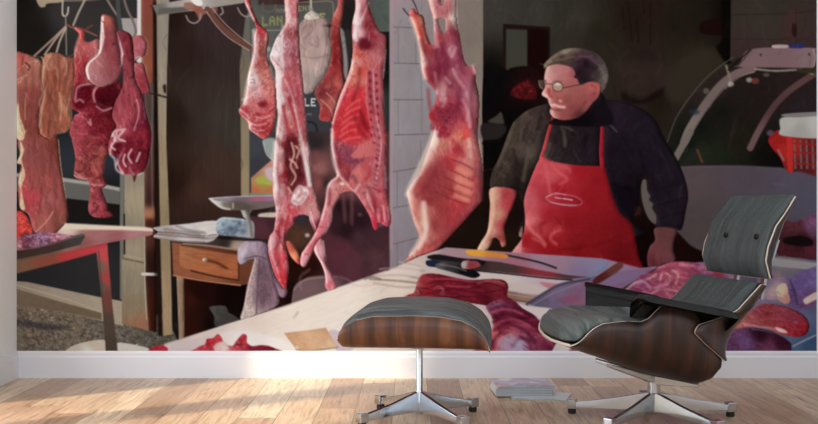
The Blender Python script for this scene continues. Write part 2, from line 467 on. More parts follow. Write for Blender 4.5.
# ------------------------------------------------------------------ ottoman
OT = empty('ottoman', (0.04, 3.91, 0), R(-5))
tag(OT, 'walnut ottoman with a dark grey leather cushion on a four-legged chrome base', 'footstool')
OW, OL = 0.298, 0.268
OT_T = [(-0.268,0.345),(-0.262,0.366),(-0.245,0.385),(-0.20,0.408),(-0.14,0.421),(0.0,0.425),(0.10,0.421),(0.17,0.408),(0.22,0.384),(0.25,0.354),(0.264,0.324),(0.268,0.306)]
OT_B = [(-0.268,0.340),(-0.264,0.318),(-0.255,0.304),(-0.22,0.300),(0.22,0.299),(0.262,0.300),(0.268,0.302)]
def ot_pt(u, v):
    x = OL*math.sin(u*math.pi/2)
    zt, zb = interp(OT_T, x), interp(OT_B, x)
    ph = v*math.pi/2; n = 2/5.0
    s = OW*math.copysign(abs(math.sin(ph))**n, ph); k = 1-abs(math.cos(ph))**n
    return (x, s, zb+(zt-zb)*k)
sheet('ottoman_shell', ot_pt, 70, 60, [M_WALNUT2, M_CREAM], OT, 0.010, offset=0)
def ot_mid(u, v):
    x = (OL-0.002)*u+0.003
    zt = interp(OT_T, max(-0.268, min(0.268, x)))
    a = abs(v)**6
    crown = 0.018*(1-a)*(1-abs(u)**4)
    return (x, v*(OW-0.012), zt-0.010+crown)
def ot_w(u, v): return 0
pillow('ottoman_cushion', ot_mid, 0.022, M_LEATHER_O, OT, up=Vector((0,0,1)), pu=10, pv=8, Tb=0.015)
star_base(OT, [36, 126, 216, 306], 0.262, 0.108, 0.02, 0.075, R(-5))
lathe('column', [(0.014,0.022),(0.016,0.03),(0.017,0.105),(0.0125,0.112),(0.0125,0.26),(0.0115,0.286),(0.0115,0.294)], M_CHROME, OT)
for a in (35, 125, 215, 305):
    bm = bmesh.new(); rows = []
    for x, w, z0 in ((0.008, 0.016, 0.268), (0.08, 0.014, 0.283), (0.15, 0.011, 0.290)):
        rows.append([bm.verts.new(p) for p in ((x,-w,z0),(x,w,z0),(x,w,0.297),(x,-w,0.297))])
    for p, q in zip(rows, rows[1:]):
        for k in range(4): bm.faces.new((p[k], p[(k+1)%4], q[(k+1)%4], q[k]))
    bm.faces.new(rows[0]); bm.faces.new(rows[-1][::-1])
    o = bm_obj('seat_bracket', bm, M_CHROME, OT); o.rotation_euler = (0,0,R(a)); bevel(o, 0.002)

# ------------------------------------------------------------------ magazines on the floor
def cover_mat(name, stops, scale):
    m, nd, lk, b = mat(name, stops[0][1], 0.3)
    mp = coords(nd, lk, scale); n = nd.new('ShaderNodeTexVoronoi'); n.inputs['Scale'].default_value = 1
    lk.new(mp.outputs[0], n.inputs['Vector'])
    s = nd.new('ShaderNodeSeparateColor'); lk.new(n.outputs['Color'], s.inputs[0])
    r = ramp(nd, stops); lk.new(s.outputs[0], r.inputs['Fac']); lk.new(r.outputs['Color'], b.inputs['Base Color'])
    return m
M_COVER = cover_mat('magazine_cover', [(0,(226,228,234)),(0.4,(170,172,200)),(0.6,(236,236,240)),(0.85,(206,160,176)),(1,(226,234,238))], (22,16,1))
M_COVER2 = cover_mat('plain_cover', [(0,(206,210,210)),(1,(222,226,226))], (8,8,1))
def pages_mat():
    m, nd, lk, b = mat('paper_pages', (196,202,200), 0.8)
    mp = coords(nd, lk, (2,2,900)); n = nd.new('ShaderNodeTexNoise'); n.inputs['Scale'].default_value = 1
    lk.new(mp.outputs[0], n.inputs['Vector'])
    r = ramp(nd, [(0.38,(96,104,106)),(0.62,(222,226,224))]); lk.new(n.outputs['Fac'], r.inputs['Fac'])
    lk.new(r.outputs['Color'], b.inputs['Base Color']); return m
M_PAGES = pages_mat()
def magazine(x, y, z, w, d, h, rz, cover, label, group=None):
    t = empty('magazine', (x, y, z), rz); tag(t, label, 'magazine', group)
    box_obj('pages', -w/2+0.002, w/2-0.002, -d/2+0.002, d/2-0.002, 0.0008, h-0.0008, M_PAGES, t)
    bm = bmesh.new()
    add_box(bm, -w/2, w/2, -d/2, d/2, h-0.0008, h); add_box(bm, -w/2, w/2, -d/2, d/2, 0, 0.0008)
    add_box(bm, -w/2-0.0008, -w/2, -d/2, d/2, 0, h)
    bm_obj('cover', bm, cover, t)
    return t
hs = [0.0065, 0.0075, 0.0055, 0.008, 0.006, 0.0075]; z = 0.0062
nm = ['lowest', 'second from the bottom', 'third from the bottom', 'third from the top', 'second from the top', 'topmost']
for k, h in enumerate(hs):
    magazine(0.492+random.uniform(-.003,.003)+(0.004 if k>3 else 0), 4.475+random.uniform(-.003,.003), z, 0.245, 0.205, h, R(2.5+random.uniform(-1.5,1.5)), M_COVER if k == 5 else M_COVER2,
             'grey-white magazine in the stack on the floor, '+nm[k]+' of the stack', 'magazines stacked on the floor')
    z += h+0.0003
magazine(0.568, 4.40, 0.0, 0.235, 0.175, 0.006, R(-16), M_COVER2, 'single pale grey magazine lying flat on the floor, poking out under the stack')

# ------------------------------------------------------------------ camera
cam = bpy.data.cameras.new('camera'); co = bpy.data.objects.new('camera', cam); COL.objects.link(co)
cam.sensor_width = 36; cam.lens = F_PX/818*36
co.location = (0, 0, CAM_H); co.rotation_euler = (math.pi/2, 0, 0)
cam.clip_start = 0.05
sc.camera = co
# ------------------------------------------------------------------ light
def area(name, loc, rot, sx, sy, power, col):
    l = bpy.data.lights.new(name, 'AREA'); l.shape = 'RECTANGLE'; l.size = sx; l.size_y = sy
    l.energy = power; l.color = col
    o = bpy.data.objects.new(name, l); COL.objects.link(o); o.location = loc; o.rotation_euler = rot; return o
sun = bpy.data.lights.new('sun', 'SUN'); sun.energy = SUN_E; sun.angle = R(2.6); sun.color = (1.0, 0.87, 0.68)
so = bpy.data.objects.new('sun', sun); COL.objects.link(so); so.location = (-4, 1, 3)
el = R(33); d = Vector((0.83*math.cos(el), 0.56*math.cos(el), -math.sin(el)))
so.rotation_euler = d.to_track_quat('-Z', 'Y').to_euler()
for k, (a, b_, z0, z1) in enumerate(WIN):   # daylight coming in through each window
    area('window_daylight', (LX-0.2, (a+b_)/2, (z0+z1)/2), (0, R(-90), 0), z1-z0, b_-a, (WL1, WL2)[k], (0.95, 0.97, 1.0))
w = bpy.data.worlds.new('world'); sc.world = w; w.use_nodes = True
w.node_tree.nodes['Background'].inputs[0].default_value = (0.72, 0.80, 0.95, 1)
w.node_tree.nodes['Background'].inputs[1].default_value = WORLD_E
sc.view_settings.view_transform = 'Standard'; sc.view_settings.look = 'None'
sc.view_settings.gamma = 1; sc.view_settings.use_curve_mapping = False
sc.view_settings.exposure = 0.0
# ------------------------------------------------------------------ the printed mural
# The mural is one flat print on the wall.  Its picture is drawn here shape by shape into
# a colour grid (target-picture units), then every printed figure becomes its own flat piece.
PS = 1.5                                  # cells per unit
PX0, PX1, PY0, PY1 = 17, 816.5, -22, 351.5
NW, NH = int((PX1-PX0)*PS), int((PY1-PY0)*PS)
CV = np.zeros((NH, NW, 3)); CV[:] = (30, 26, 24)
ID = np.zeros((NH, NW), np.int32)
YY, XX = np.mgrid[0:NH, 0:NW]
XX = PX0+(XX+0.5)/PS; YY = PY0+(YY+0.5)/PS
_O = [0.0, 0.0, 1.0]
def O(x0, y0, s=6.015): _O[:] = [x0, y0, s]
def pts_(s):
    if isinstance(s, str): s = [tuple(float(k) for k in p.split(',')) for p in s.split()]
    return [(_O[0]+p[0]/_O[2], _O[1]+p[1]/_O[2])+tuple(p[2:]) for p in s]
def smooth_(P, closed, n=5):
    out = []; N = len(P)
    for i in range(N if closed else N-1):
        if closed: p0, p1, p2, p3 = P[i-1], P[i], P[(i+1) % N], P[(i+2) % N]
        else: p0, p1, p2, p3 = P[max(i-1, 0)], P[i], P[i+1], P[min(i+2, N-1)]
        for k in range(n):
            a = k/n
            out.append(tuple(0.5*((2*q1)+(-q0+q2)*a+(2*q0-5*q1+4*q2-q3)*a*a+(-q0+3*q1-3*q2+q3)*a**3) for q0, q1, q2, q3 in zip(p0, p1, p2, p3)))
    if not closed: out.append(P[-1])
    return out
def win_(x0, y0, x1, y1):
    a = max(0, int((x0-PX0)*PS)); b = min(NW, int((x1-PX0)*PS)+2)
    c = max(0, int((y0-PY0)*PS)); d = min(NH, int((y1-PY0)*PS)+2)
    return (slice(c, d), slice(a, b)) if a < b and c < d else None
def mask_poly(P, soft):
    xs = [p[0] for p in P]; ys = [p[1] for p in P]
    w = win_(min(xs)-soft, min(ys)-soft, max(xs)+soft, max(ys)+soft)
    if w is None: return None, None
    X, Y = XX[w], YY[w]; ins = np.zeros(X.shape, bool); D = np.full(X.shape, 1e9)
    for (ax, ay), (bx, by) in zip(P, P[1:]+P[:1]):
        dx, dy = bx-ax, by-ay; L = dx*dx+dy*dy
        if L < 1e-9: continue
        t = np.clip(((X-ax)*dx+(Y-ay)*dy)/L, 0, 1)
        D = np.minimum(D, (X-ax-t*dx)**2+(Y-ay-t*dy)**2)
        if abs(dy) > 1e-9:
            ins ^= ((Y >= min(ay, by)) & (Y < max(ay, by)) & (X < ax+(Y-ay)*dx/dy))
    D = np.sqrt(D); return w, np.clip(0.5+np.where(ins, D, -D)/soft, 0, 1)
_T = np.random.RandomState(5).rand(256, 256)
def vnoise(u, v):
    i, j = np.floor(u).astype(int), np.floor(v).astype(int); a, b = u-i, v-j
    a = a*a*(3-2*a); b = b*b*(3-2*b)
    g = lambda p, q: _T[p & 255, q & 255]
    return (g(i, j)*(1-a)+g(i+1, j)*a)*(1-b)+(g(i, j+1)*(1-a)+g(i+1, j+1)*a)*b
def fbm(X, Y, sx, sy, ang=0, oc=3, seed=0, warp=0.0):
    c, s = math.cos(R(ang)), math.sin(R(ang))
    u, v = (X*c+Y*s)/sx+seed*17.3, (-X*s+Y*c)/sy+seed*31.7
    if warp: u = u+warp*(vnoise(u*0.7+9, v*0.7)-0.5)*2; v = v+warp*(vnoise(u*0.7, v*0.7+40)-0.5)*2
    t = 0; a = 1; n = 0
    for k in range(oc): t = t+a*vnoise(u*2**k, v*2**k); n += a; a *= 0.55
    return t/n
def blend(w, m, col): CV[w] += (np.asarray(col)-CV[w])*m[..., None]
def fillcol(w, col):
    """one colour, or x,y,r,g,b samples blended smoothly"""
    if isinstance(col, str):
        S = [tuple(float(k) for k in p.split(',')) for p in col.split()]
        X, Y = XX[w], YY[w]; acc = np.zeros(X.shape+(3,)); ws = np.zeros(X.shape)
        for s in S:
            x, y = _O[0]+s[0]/_O[2], _O[1]+s[1]/_O[2]
            q = 1/((X-x)**2+(Y-y)**2+6.0)**1.4
            acc += q[..., None]*np.array(s[2:5]); ws += q
        return acc/ws[..., None]
    return np.broadcast_to(np.array(col, float), XX[w].shape+(3,))
_seed = [0]
def P(part, pts, col, soft=1.1, sm=True, n=None, fat=None, dark=None, a=1.0, clip=None):
    """filled shape; n=(sx,sy,angle,amp) grain, fat/dark=(rgb,alpha,threshold,sx,sy,angle)"""
    p = pts_(pts)
    if sm: p = smooth_(p, True)
    w, m = mask_poly(p, soft)
    if w is None: return
    if clip is not None: m = m*np.isin(ID[w], [part_id(c) for c in clip])
    c = fillcol(w, col).copy(); X, Y = XX[w], YY[w]; _seed[0] += 1
    if n:
        g = fbm(X, Y, n[0], n[1], n[2], 3, _seed[0], 0.8); c = c*(1+(g-0.5)[..., None]*2*n[3])
    for k, q in enumerate((dark, fat)):
        if q:
            g = fbm(X, Y, q[3]*1.15, q[4]*1.15, q[5], 2, _seed[0]+50*(k+1), 1.2)
            t = np.clip((g-q[2])/0.12, 0, 1)*q[1]*(0.75, 0.55)[k]; c = c+(np.array(q[0], float)-c)*t[..., None]
    blend(w, m*a, c)
    if part: ID[w][m > 0.5] = part_id(part)
def L(part, pts, wd, col, soft=1.0, sm=True, a=1.0, clip=None):
    """stroke; wd one width or a width at each end (in units)"""
    p = pts_(pts)
    if sm and len(p) > 2: p = smooth_(p, False)
    w0, w1 = (wd, wd) if not isinstance(wd, tuple) else wd
    mx = max(w0, w1)+soft
    w = win_(min(q[0] for q in p)-mx, min(q[1] for q in p)-mx, max(q[0] for q in p)+mx, max(q[1] for q in p)+mx)
    if w is None: return
    X, Y = XX[w], YY[w]; m = np.zeros(X.shape); N = len(p)-1
    for i, ((ax, ay), (bx, by)) in enumerate(zip(p, p[1:])):
        dx, dy = bx-ax, by-ay; Lq = dx*dx+dy*dy
        if Lq < 1e-9: continue
        t = np.clip(((X-ax)*dx+(Y-ay)*dy)/Lq, 0, 1)
        d = np.sqrt((X-ax-t*dx)**2+(Y-ay-t*dy)**2); ww = (w0+(w1-w0)*(i+t)/N)/2
        m = np.maximum(m, np.clip(0.5+(ww-d)/soft, 0, 1))
    if clip is not None: m = m*np.isin(ID[w], [part_id(c) for c in clip])
    blend(w, m*a, fillcol(w, col))
    if part: ID[w][m > 0.5] = part_id(part)
def E(part, cx, cy, rx, ry, col, ang=0, **k):
    c, s = math.cos(R(ang)), math.sin(R(ang))
    P(part, [(cx+rx*math.cos(t)*c-ry*math.sin(t)*s, cy+rx*math.cos(t)*s+ry*math.sin(t)*c) for t in np.linspace(0, 2*math.pi, 14)[:-1]], col, **k)
PARTS = []       # (key, name, parent key, label)
def part_id(k):
    for i, q in enumerate(PARTS):
        if q[0] == k: return i
    raise KeyError(k)
def D(key, name, parent=None, label=None): PARTS.append((key, name, parent, label)); return key
# 5x7 lettering
GL = dict(A='69f99',N='9db99',T='e4444',R='e9ea9',E='f8e8f',L='8888f',D='e999e',C='78887',I='e444e',M='9ff99',S='7861e',O='69996',G='78b97',B='e9e9e',V='99966',F='f8e88')
def text(part, s, x, y, h, wd, col, a=1.0, slant=0.0, soft=0.7):
    cell = h/5; cx = x; sv = list(_O); O(0, 0, 1)
    for ch in s:
        if ch != ' ':
            for r, hx in enumerate(GL[ch]):
                b = int(hx, 16)
                for c in range(4):
                    if b & (8 >> c):
                        X0 = cx+c*wd/4.6; Y0 = y+r*cell+slant*(cx-x)
                        P(part, [(X0, Y0), (X0+wd/4.6*1.08, Y0), (X0+wd/4.6*1.08, Y0+cell*1.08), (X0, Y0+cell*1.08)], col, soft=soft, sm=False, a=a)
        cx += wd*1.12
    O(*sv)
# ---- what the print shows
D('back', 'shop_interior', None, 'dark brown back room behind the butcher')
D('wall', 'shopfront', None, 'dark shop window with a pale metal frame, left')
D('gravel', 'gravel_ground'); D('slab', 'doorstep')
D('post', 'door_post', None, 'pale wooden post of the shop door'); D('pipe', 'drainpipe', None, 'brown drainpipe on the shopfront')
D('door', 'doorway', None, 'tall dark brown doorway')
D('board', 'signboard', None, 'grey signboard with yellow capital letters')
D('letters', 'lettering', 'board'); D('poster', 'poster', None, 'colourful food poster behind the scale')
D('pillar', 'tiled_pillar', None, 'pale tiled pillar behind the largest carcass')
D('rail', 'meat_rail', None, 'pale metal rail with hooks'); D('hook', 'hook', 'rail'); D('cord', 'cord', None, 'cords holding up the pale tripe')
D('tray', 'tray', None, 'dark tray of offal on the left table'); D('offal', 'offal', 'tray')
D('table', 'side_table', None, 'metal side table with a red-lit frame, left'); D('tleg', 'leg', 'table')
D('trip1', 'hanging_tripe', None, 'long brownish pink sheet of tripe at the left edge'); D('trip2', 'hanging_tripe', None, 'yellowish fringed tripe')
D('mc', 'hanging_meat', None, 'dark red ragged meat with a dangling strip'); D('ma', 'hanging_meat', None, 'thin red neck cut beside the tripe')
D('me', 'hanging_meat', None, 'long red rib slab with frilly white fat at its foot'); D('mf', 'hanging_meat', None, 'small pink cut hanging in front of the pipe')
D('mb', 'hanging_leg', None, 'pale pink leg with a white edge')
D('papers', 'paper_stack', None, 'white papers on the drawer table')
D('desk', 'drawer_table', None, 'old wooden table with one drawer'); D('drawer', 'drawer', 'desk'); D('knob', 'knob', 'desk'); D('deskleg', 'leg', 'desk')
D('cloth', 'grey_bag', None, 'grey bag under the drawer table')
D('scale', 'weighing_scale', None, 'steel weighing scale with a shallow pan'); D('pan', 'pan', 'scale')
D('towel', 'towel', None, 'lilac towel hanging from the drawer table')
D('crate0', 'white_crate', None, 'white crate on the gravel')

O(17, 0)
P('wall', '-30,-200 800,-200 800,1900 -30,1900', '0,0,30,25,22 100,200,34,29,26 300,100,62,57,56 450,200,60,56,54 280,700,40,42,48 560,900,50,54,62 300,1200,30,26,24 560,1250,30,26,24 450,1600,50,49,51 300,1000,50,54,60', sm=False)
P('gravel', '-10,1780 900,1900 1000,2120 -10,2120', '0,1850,118,100,84 300,1950,122,108,92 600,2000,112,104,94 800,2060,95,92,82', sm=False, n=(1.3,1.1,20,.3), dark=((70,60,52),.7,.55,2.4,1.5,10), fat=((168,152,134),.6,.6,1.8,1.2,20))
P(None, '0,1925 90,1930 200,1950 330,1965 240,1985 140,1980 60,1965 0,1960', (62,58,62), a=.75, soft=3)
P('slab', '-10,1690 60,1695 490,1785 640,1812 640,1960 510,1930 300,1880 -10,1835', '0,1715,150,134,116 300,1790,165,150,130 580,1850,175,160,138', n=(3,1,12,.06), sm=False)
P('slab', '-10,1735 300,1825 510,1882 510,1925 300,1880 -10,1835', (116,98,78), sm=False, n=(3,1,12,.08))
L('slab', '-10,1712 300,1800 510,1878', .9, (190,174,150), a=.8)
# far frame of the window
P('wall', '-10,1050 280,1070 620,1130 620,1230 280,1190 -10,1150', '0,1100,92,84,76 400,1140,104,102,98', sm=False)
P('wall', '-10,1040 280,1070 430,1090 620,1128 620,1150 430,1112 280,1092 -10,1062', (172,166,156), sm=False, soft=2)
P('wall', '618,110 730,110 730,240 618,240', (168,158,150), sm=False)
P('wall', '620,1030 648,1030 640,1800 620,1800', (118,116,108), sm=False)
P('post', '648,900 770,900 772,1290 775,1690 795,1990 632,1945 630,1560 645,1540', '700,1050,150,138,118 740,1200,168,152,126 700,1400,146,136,112 700,1530,160,146,122 700,1700,146,136,114 700,1850,140,124,100 740,1950,160,112,84', sm=False, n=(1.4,14,0,.07))
L(None, '640,1555 760,1580', 1.6, (108,86,66), a=.8); L(None, '640,1535 760,1558', .9, (186,170,146), a=.7)
L(None, '646,1290 648,1525', 1.6, (40,32,26)); L(None, '768,1290 770,1690 780,1920', .9, (190,176,156))
P('pipe', '748,-200 840,-200 840,1998 795,1990 778,1690 768,1300 768,600 748,300', '780,0,136,70,55 780,400,150,82,60 800,480,140,74,54 800,520,72,66,62 800,700,76,66,60 800,900,80,54,48 800,1200,64,38,34 800,1290,176,118,88 800,1340,70,34,28 800,1600,50,26,20 800,1900,66,28,18', sm=False)
L(None, '817,560 812,850 815,1180 818,1280', 1.0, (150,128,122), a=.65, soft=2); L(None, '756,1648 840,1650', 3.0, (205,200,196)); L(None, '822,-200 822,500', 1.2, (70,36,30), soft=2)
P('wall', '724,-200 748,-200 748,240 724,240', (222,206,200), sm=False); P(None, '735,430 755,430 755,500 735,500', (215,195,188), soft=2)
P(None,'725,560 752,560 752,620 725,610',(200,120,120),soft=3)

# doorway and its posts
O(150, 0)
P('post', '38,-200 125,-200 122,200 104,421 100,842 116,1263 125,1500 135,2010 78,2020 62,1500 50,842 42,421', '80,150,150,138,122 70,500,158,142,120 80,1000,158,138,108 95,1400,150,130,98 100,1900,168,142,110', sm=False, n=(1.5,16,0,.05))
P(None, '38,20 50,842 62,1500 78,2020 50,2020 36,1500 30,842 22,20', (40,26,20), sm=False, soft=2.4)
P('door', '124,-200 780,-200 760,1500 125,1500 116,1263 100,842 104,421', '130,100,44,28,22 200,300,50,34,30 350,150,62,46,46 500,250,62,48,46 130,700,44,30,24 300,600,62,50,44 450,700,68,58,52 150,1100,46,28,22 300,1150,72,48,40 450,1000,72,52,44 520,800,66,58,50 300,1300,58,38,32', sm=False, n=(1.2,22,0,.09))
P('door', '540,400 575,100 605,60 605,421 600,700 600,1190 548,1190 548,842', '590,200,112,108,96 570,500,128,112,92 575,900,150,132,102 575,1100,158,138,106', sm=False, soft=1.5)
L(None, '600,700 602,1190', 1.6, (104,112,100), a=.7)
P('board', '600,-200 790,-200 1350,-200 1350,800 600,800 604,300', '650,100,92,94,86 750,50,84,82,78 700,250,96,98,92 800,300,84,80,74 650,740,70,70,72 760,700,62,60,58', sm=False, n=(3,3,0,.06))
P('board', '600,800 1350,800 1350,1300 600,1300', '640,900,70,72,78 640,1000,64,64,70 900,900,60,46,46 1100,1000,52,36,38', sm=False)
P('poster', '608,1070 740,955 770,955 770,1180 610,1170', '640,1050,188,118,98 700,1000,196,134,112 690,1110,160,150,60 660,1080,176,160,72 720,1060,196,170,180 640,1150,196,104,66 720,1150,188,110,74', sm=False)
P(None, '640,1075 680,1060 720,1090 740,1110 700,1110 650,1100', (170,176,72), soft=2); P(None, '690,1020 740,1010 740,1085 710,1070', (200,172,178), soft=2)
P('board', '680,842 760,842 760,970 735,965 700,920', (150,158,150), soft=2)
L(None, '683,850 700,925 738,962', .9, (190,186,180))
P('door', '600,1160 760,1165 760,1195 600,1190', (120,140,124), sm=False)
P('door', '600,1195 760,1195 760,1460 600,1460', (44,32,30), sm=False)
# rail, arm and hooks
P('rail', '15,32 150,8 250,-10 560,-30 565,18 420,40 300,62 200,72 40,92', '60,60,120,112,104 150,40,168,158,148 250,10,190,180,172 450,10,160,150,140', sm=False)
P(None, '40,92 60,50 240,40 240,66', (104,96,90), sm=False, soft=2)
P('rail', '205,22 240,15 300,30 330,60 400,45 395,80 330,85 300,120 270,70 215,55', '230,40,160,110,96 300,60,150,90,76 380,60,130,90,76')
P(None, '240,-20 290,-20 318,20 300,38 262,22', (235,226,220))
for h in ('218,95 235,128 270,140 300,118 304,82', '432,46 440,75 424,90', '528,48 545,80 575,100 608,94'): L('hook', h, 1.5, (158,140,132))
L('rail', '345,55 420,150 500,220 612,298', 5.2, (112,72,60)); L(None, '340,70 400,155 480,232 600,305', .9, (196,160,146)); L(None, '375,48 440,130 520,205 615,275', .9, (188,148,132))
# offshoots from the wood strip
P(None, '78,515 96,510 96,560 84,552', (50,40,32)); L(None, '0,560 50,572 96,585', 2, (56,48,44)); 
# lettering on the signboard
O(260, 0)
P('board', '-20,-200 440,-200 436,24 -10,30', '0,0,70,50,46 200,-20,64,44,40 400,0,88,80,72', sm=False, soft=2)
L(None, '150,20 330,12 425,10 440,40 442,110', .9, (152,148,136), a=.8); L(None, '20,160 40,182 130,182', 1.0, (150,150,140), a=.8)
for hk in ('20,20 15,55 45,72 85,60 95,30',): L(None, hk, 1.4, (110,92,82))
text('letters', 'LAN', 262, 16.5, 9.5, 6.6, (156,152,92), slant=-.03, a=.75, soft=1.2); text('letters', 'RENT', 293, 6.2, 5.0, 4.4, (160,150,104), a=.8); text('letters', 'E', 319.5, 13.4, 6.6, 6.8, (176,168,104), a=.8, soft=1.1)
text('letters', 'AN', 276, 8.5, 4.5, 4.2, (140,132,100), a=.7)
E(None, 50, 295, 14, 16, (150,158,150), soft=2); L(None,'48,310 50,380', 1.2, (150,156,150), a=.6)
P('back', '488,-200 600,-200 600,900 488,900', (38,32,30), sm=False, soft=2); P('back', '500,190 560,190 552,300 520,400 500,300', (56,50,46), a=.8, soft=3)
P('board', '672,-200 788,-200 788,192 720,196 690,140', (84,92,84), sm=False, n=(4,4,0,.06)); P('back', '690,192 790,192 790,1500 690,1500', '760,400,26,20,22 750,650,46,56,54 760,800,44,50,50 770,1000,96,62,62 770,1150,88,56,60', sm=False)
P('board', '250,540 520,540 520,800 250,800', (62,62,66), sm=False)
text('letters', 'LE', 304.6, 98.3, 8.0, 5.6, (200,198,194)); E(None, 298, 687, 14, 5, (120,118,116), soft=2)
L(None, '280,730 330,745 345,790', 2.4, (34,34,38), a=.8)
# cloudy background low between the carcasses
P('back', '100,790 790,790 790,1900 60,1900', '330,860,48,42,42 330,950,120,72,72 360,1010,150,96,92 350,1100,140,74,74 400,1100,60,44,44 250,1100,50,34,32 250,1290,52,48,54 240,1420,86,56,40 500,1240,34,20,24 520,1380,44,24,32 600,1330,46,26,34 600,1430,72,44,50 480,1530,84,40,50 560,1580,78,48,56 700,1560,86,54,60 740,1450,70,42,48 300,1600,44,16,12 220,1600,40,16,10 230,1750,26,12,10 350,1740,80,56,60 540,1140,120,72,74 480,1150,90,50,52', sm=False, n=(5,5,0,.1))
P('back', '200,1740 260,1680 330,1660 480,1655 560,1690 560,1760 400,1850 210,1900', '300,1750,120,92,92 450,1700,110,84,86 520,1700,84,60,66'); L(None, '205,1745 260,1690 340,1672 480,1668 560,1700', 1, (170,140,140), a=.7)
for e in ((600,1290,12,10),(650,1270,10,9),(690,1310,18,14),(720,1350,24,16)): E(None, *e, (150,116,124), a=.5, soft=3)
P('back', '380,1390 500,1440 600,1540 600,1690 400,1660 390,1500', (104,52,64), a=.5, soft=6)
for q in ('490,1180 510,1180 520,1310 505,1330', '545,1170 560,1170 560,1340 545,1330'): P(None, q, (150,92,92), a=.5, soft=4)
P('scale', '-70,1190 100,1190 100,1230 -60,1255', (120,112,104), a=0)
P(None, '0,1285 100,1278 100,1305 0,1312', (205,190,172), soft=2)
E('back', 285, 1415, 12, 10, (200,190,180), soft=3)

# hanging tripe and meat, far left
O(17, 0)
P('rail', '125,-30 280,-30 275,12 185,22 170,42 135,38', (170,150,126)); L('rail', '280,5 410,2 520,-10', 2.2, (120,108,96))
L('hook', '278,-20 275,80 292,98 306,80 310,45', 1.7, (196,184,168)); L('cord', '294,95 299,330', 1.4, (150,136,120), a=.9)
for s, c in (('295,160 200,250 105,338', (176,146,128)), ('292,165 230,240 168,330', (182,156,136)), ('296,170 262,240 238,318', (186,164,146)), ('305,150 330,165 400,180 480,215', (140,86,76)), ('412,-5 370,80 340,152', (186,168,150)), ('538,-10 575,50 612,105', (150,130,116)), ('455,152 400,185', (120,60,56))): L('cord', s, 2.0, c, a=.92)
L(None, '100,340 260,352 340,330', 1, (120,120,110), a=.6); L('rail', '606,-20 612,80 628,195', 4.2, (78,78,78)); L('hook', '640,-20 665,60 700,130 716,190 702,228', 2.4, (126,110,100))
P('mf', '698,235 738,213 772,240 782,280 768,335 735,348 715,380 760,385 775,430 800,560 700,520 690,330', '740,250,180,92,98 730,310,170,84,92 720,400,170,76,82 750,500,150,50,62', n=(3,3,0,.1), fat=((215,150,150),.5,.6,4,2,30))
P(None, '715,350 748,340 750,375 728,378', (215,200,190), soft=2)
P('trip1', '-10,340 50,323 110,345 150,375 175,480 200,700 245,842 262,1000 290,1160 310,1290 290,1385 200,1412 110,1400 70,1290 20,1250 10,1100 30,960 5,860 30,760 -10,690', '20,360,190,90,80 90,380,196,128,108 60,450,176,110,92 30,600,140,78,68 90,600,150,76,68 150,760,146,72,62 110,900,150,82,78 180,950,150,80,74 120,1100,160,82,78 200,1200,164,90,86 90,1180,190,70,80 250,1250,150,78,72 150,1350,176,96,88 270,1330,140,80,70 230,900,140,64,52', n=(2.5,12,3,.10), dark=((112,52,46),.45,.58,2.6,16,3))
P('offal', '-10,1280 50,1290 95,1390 60,1430 -10,1440', (205,62,54), n=(2,2,0,.25), dark=((110,24,24),.6,.58,2.5,2.5,0), fat=((240,150,130),.6,.62,2,2,0))
for q in ('20,850 45,900 30,960 52,1050 30,1120 40,1200 50,1260 20,1245 22,1150 10,1090 35,1000 0,980 20,930', '-5,820 35,845 50,790 20,700 8,620 -8,700'): P('trip1', q, (214,184,150), n=(1.5,3,0,.12))
L(None, '55,1060 45,1180 90,1240 110,1400', 2, (196,70,80), a=.4, soft=4)
for s in ('40,400 60,385 90,370 130,368', '8,480 60,450 10,500', '60,560 50,640 52,720', '110,1400 180,1330 220,1270', '250,842 265,1000 296,1200'): L(None, s, 1.2, (222,180,150), a=.65)
L(None, '55,380 78,400 70,421', 2, (70,34,28), a=.7)
P('trip2', '160,352 200,318 262,324 298,345 345,355 352,450 335,560 330,650 325,750 305,790 250,802 215,842 180,830 140,800 132,700 160,560 148,450', '200,360,200,130,96 280,380,176,110,84 220,450,176,92,64 200,600,164,86,62 280,560,184,106,72 260,700,172,92,58 300,650,212,150,108 180,760,160,84,62 320,400,170,84,66', n=(2,9,5,.16), fat=((232,190,146),.6,.62,1.8,8,8), dark=((126,60,42),.5,.6,2,9,0))
for s in ('175,380 160,450 180,500 165,600 140,690 150,760 140,815', '315,600 328,690 318,760 290,792 250,800', '280,580 300,640 290,700', '180,330 215,350 200,420 240,410 250,480'): L(None, s, 1.3, (228,190,154), a=.6, soft=1.8)
L(None, '150,345 165,380 160,430', 1.6, (220,196,130), a=.6)
P('ma', '345,163 400,182 408,235 432,255 495,238 505,330 480,560 420,640 335,640 348,450 345,330 366,250 378,212', '380,200,220,80,74 370,280,186,90,88 440,300,186,84,88 400,380,170,52,58 380,480,150,36,46 440,470,170,90,96 470,290,190,110,110', n=(3,5,0,.14), fat=((232,160,156),.6,.64,1.8,4,0))
for s in ('375,215 350,290 352,340', '360,300 385,350 370,385', '350,175 375,190'): L(None, s, 1.3, (228,164,158), a=.6, soft=1.8)
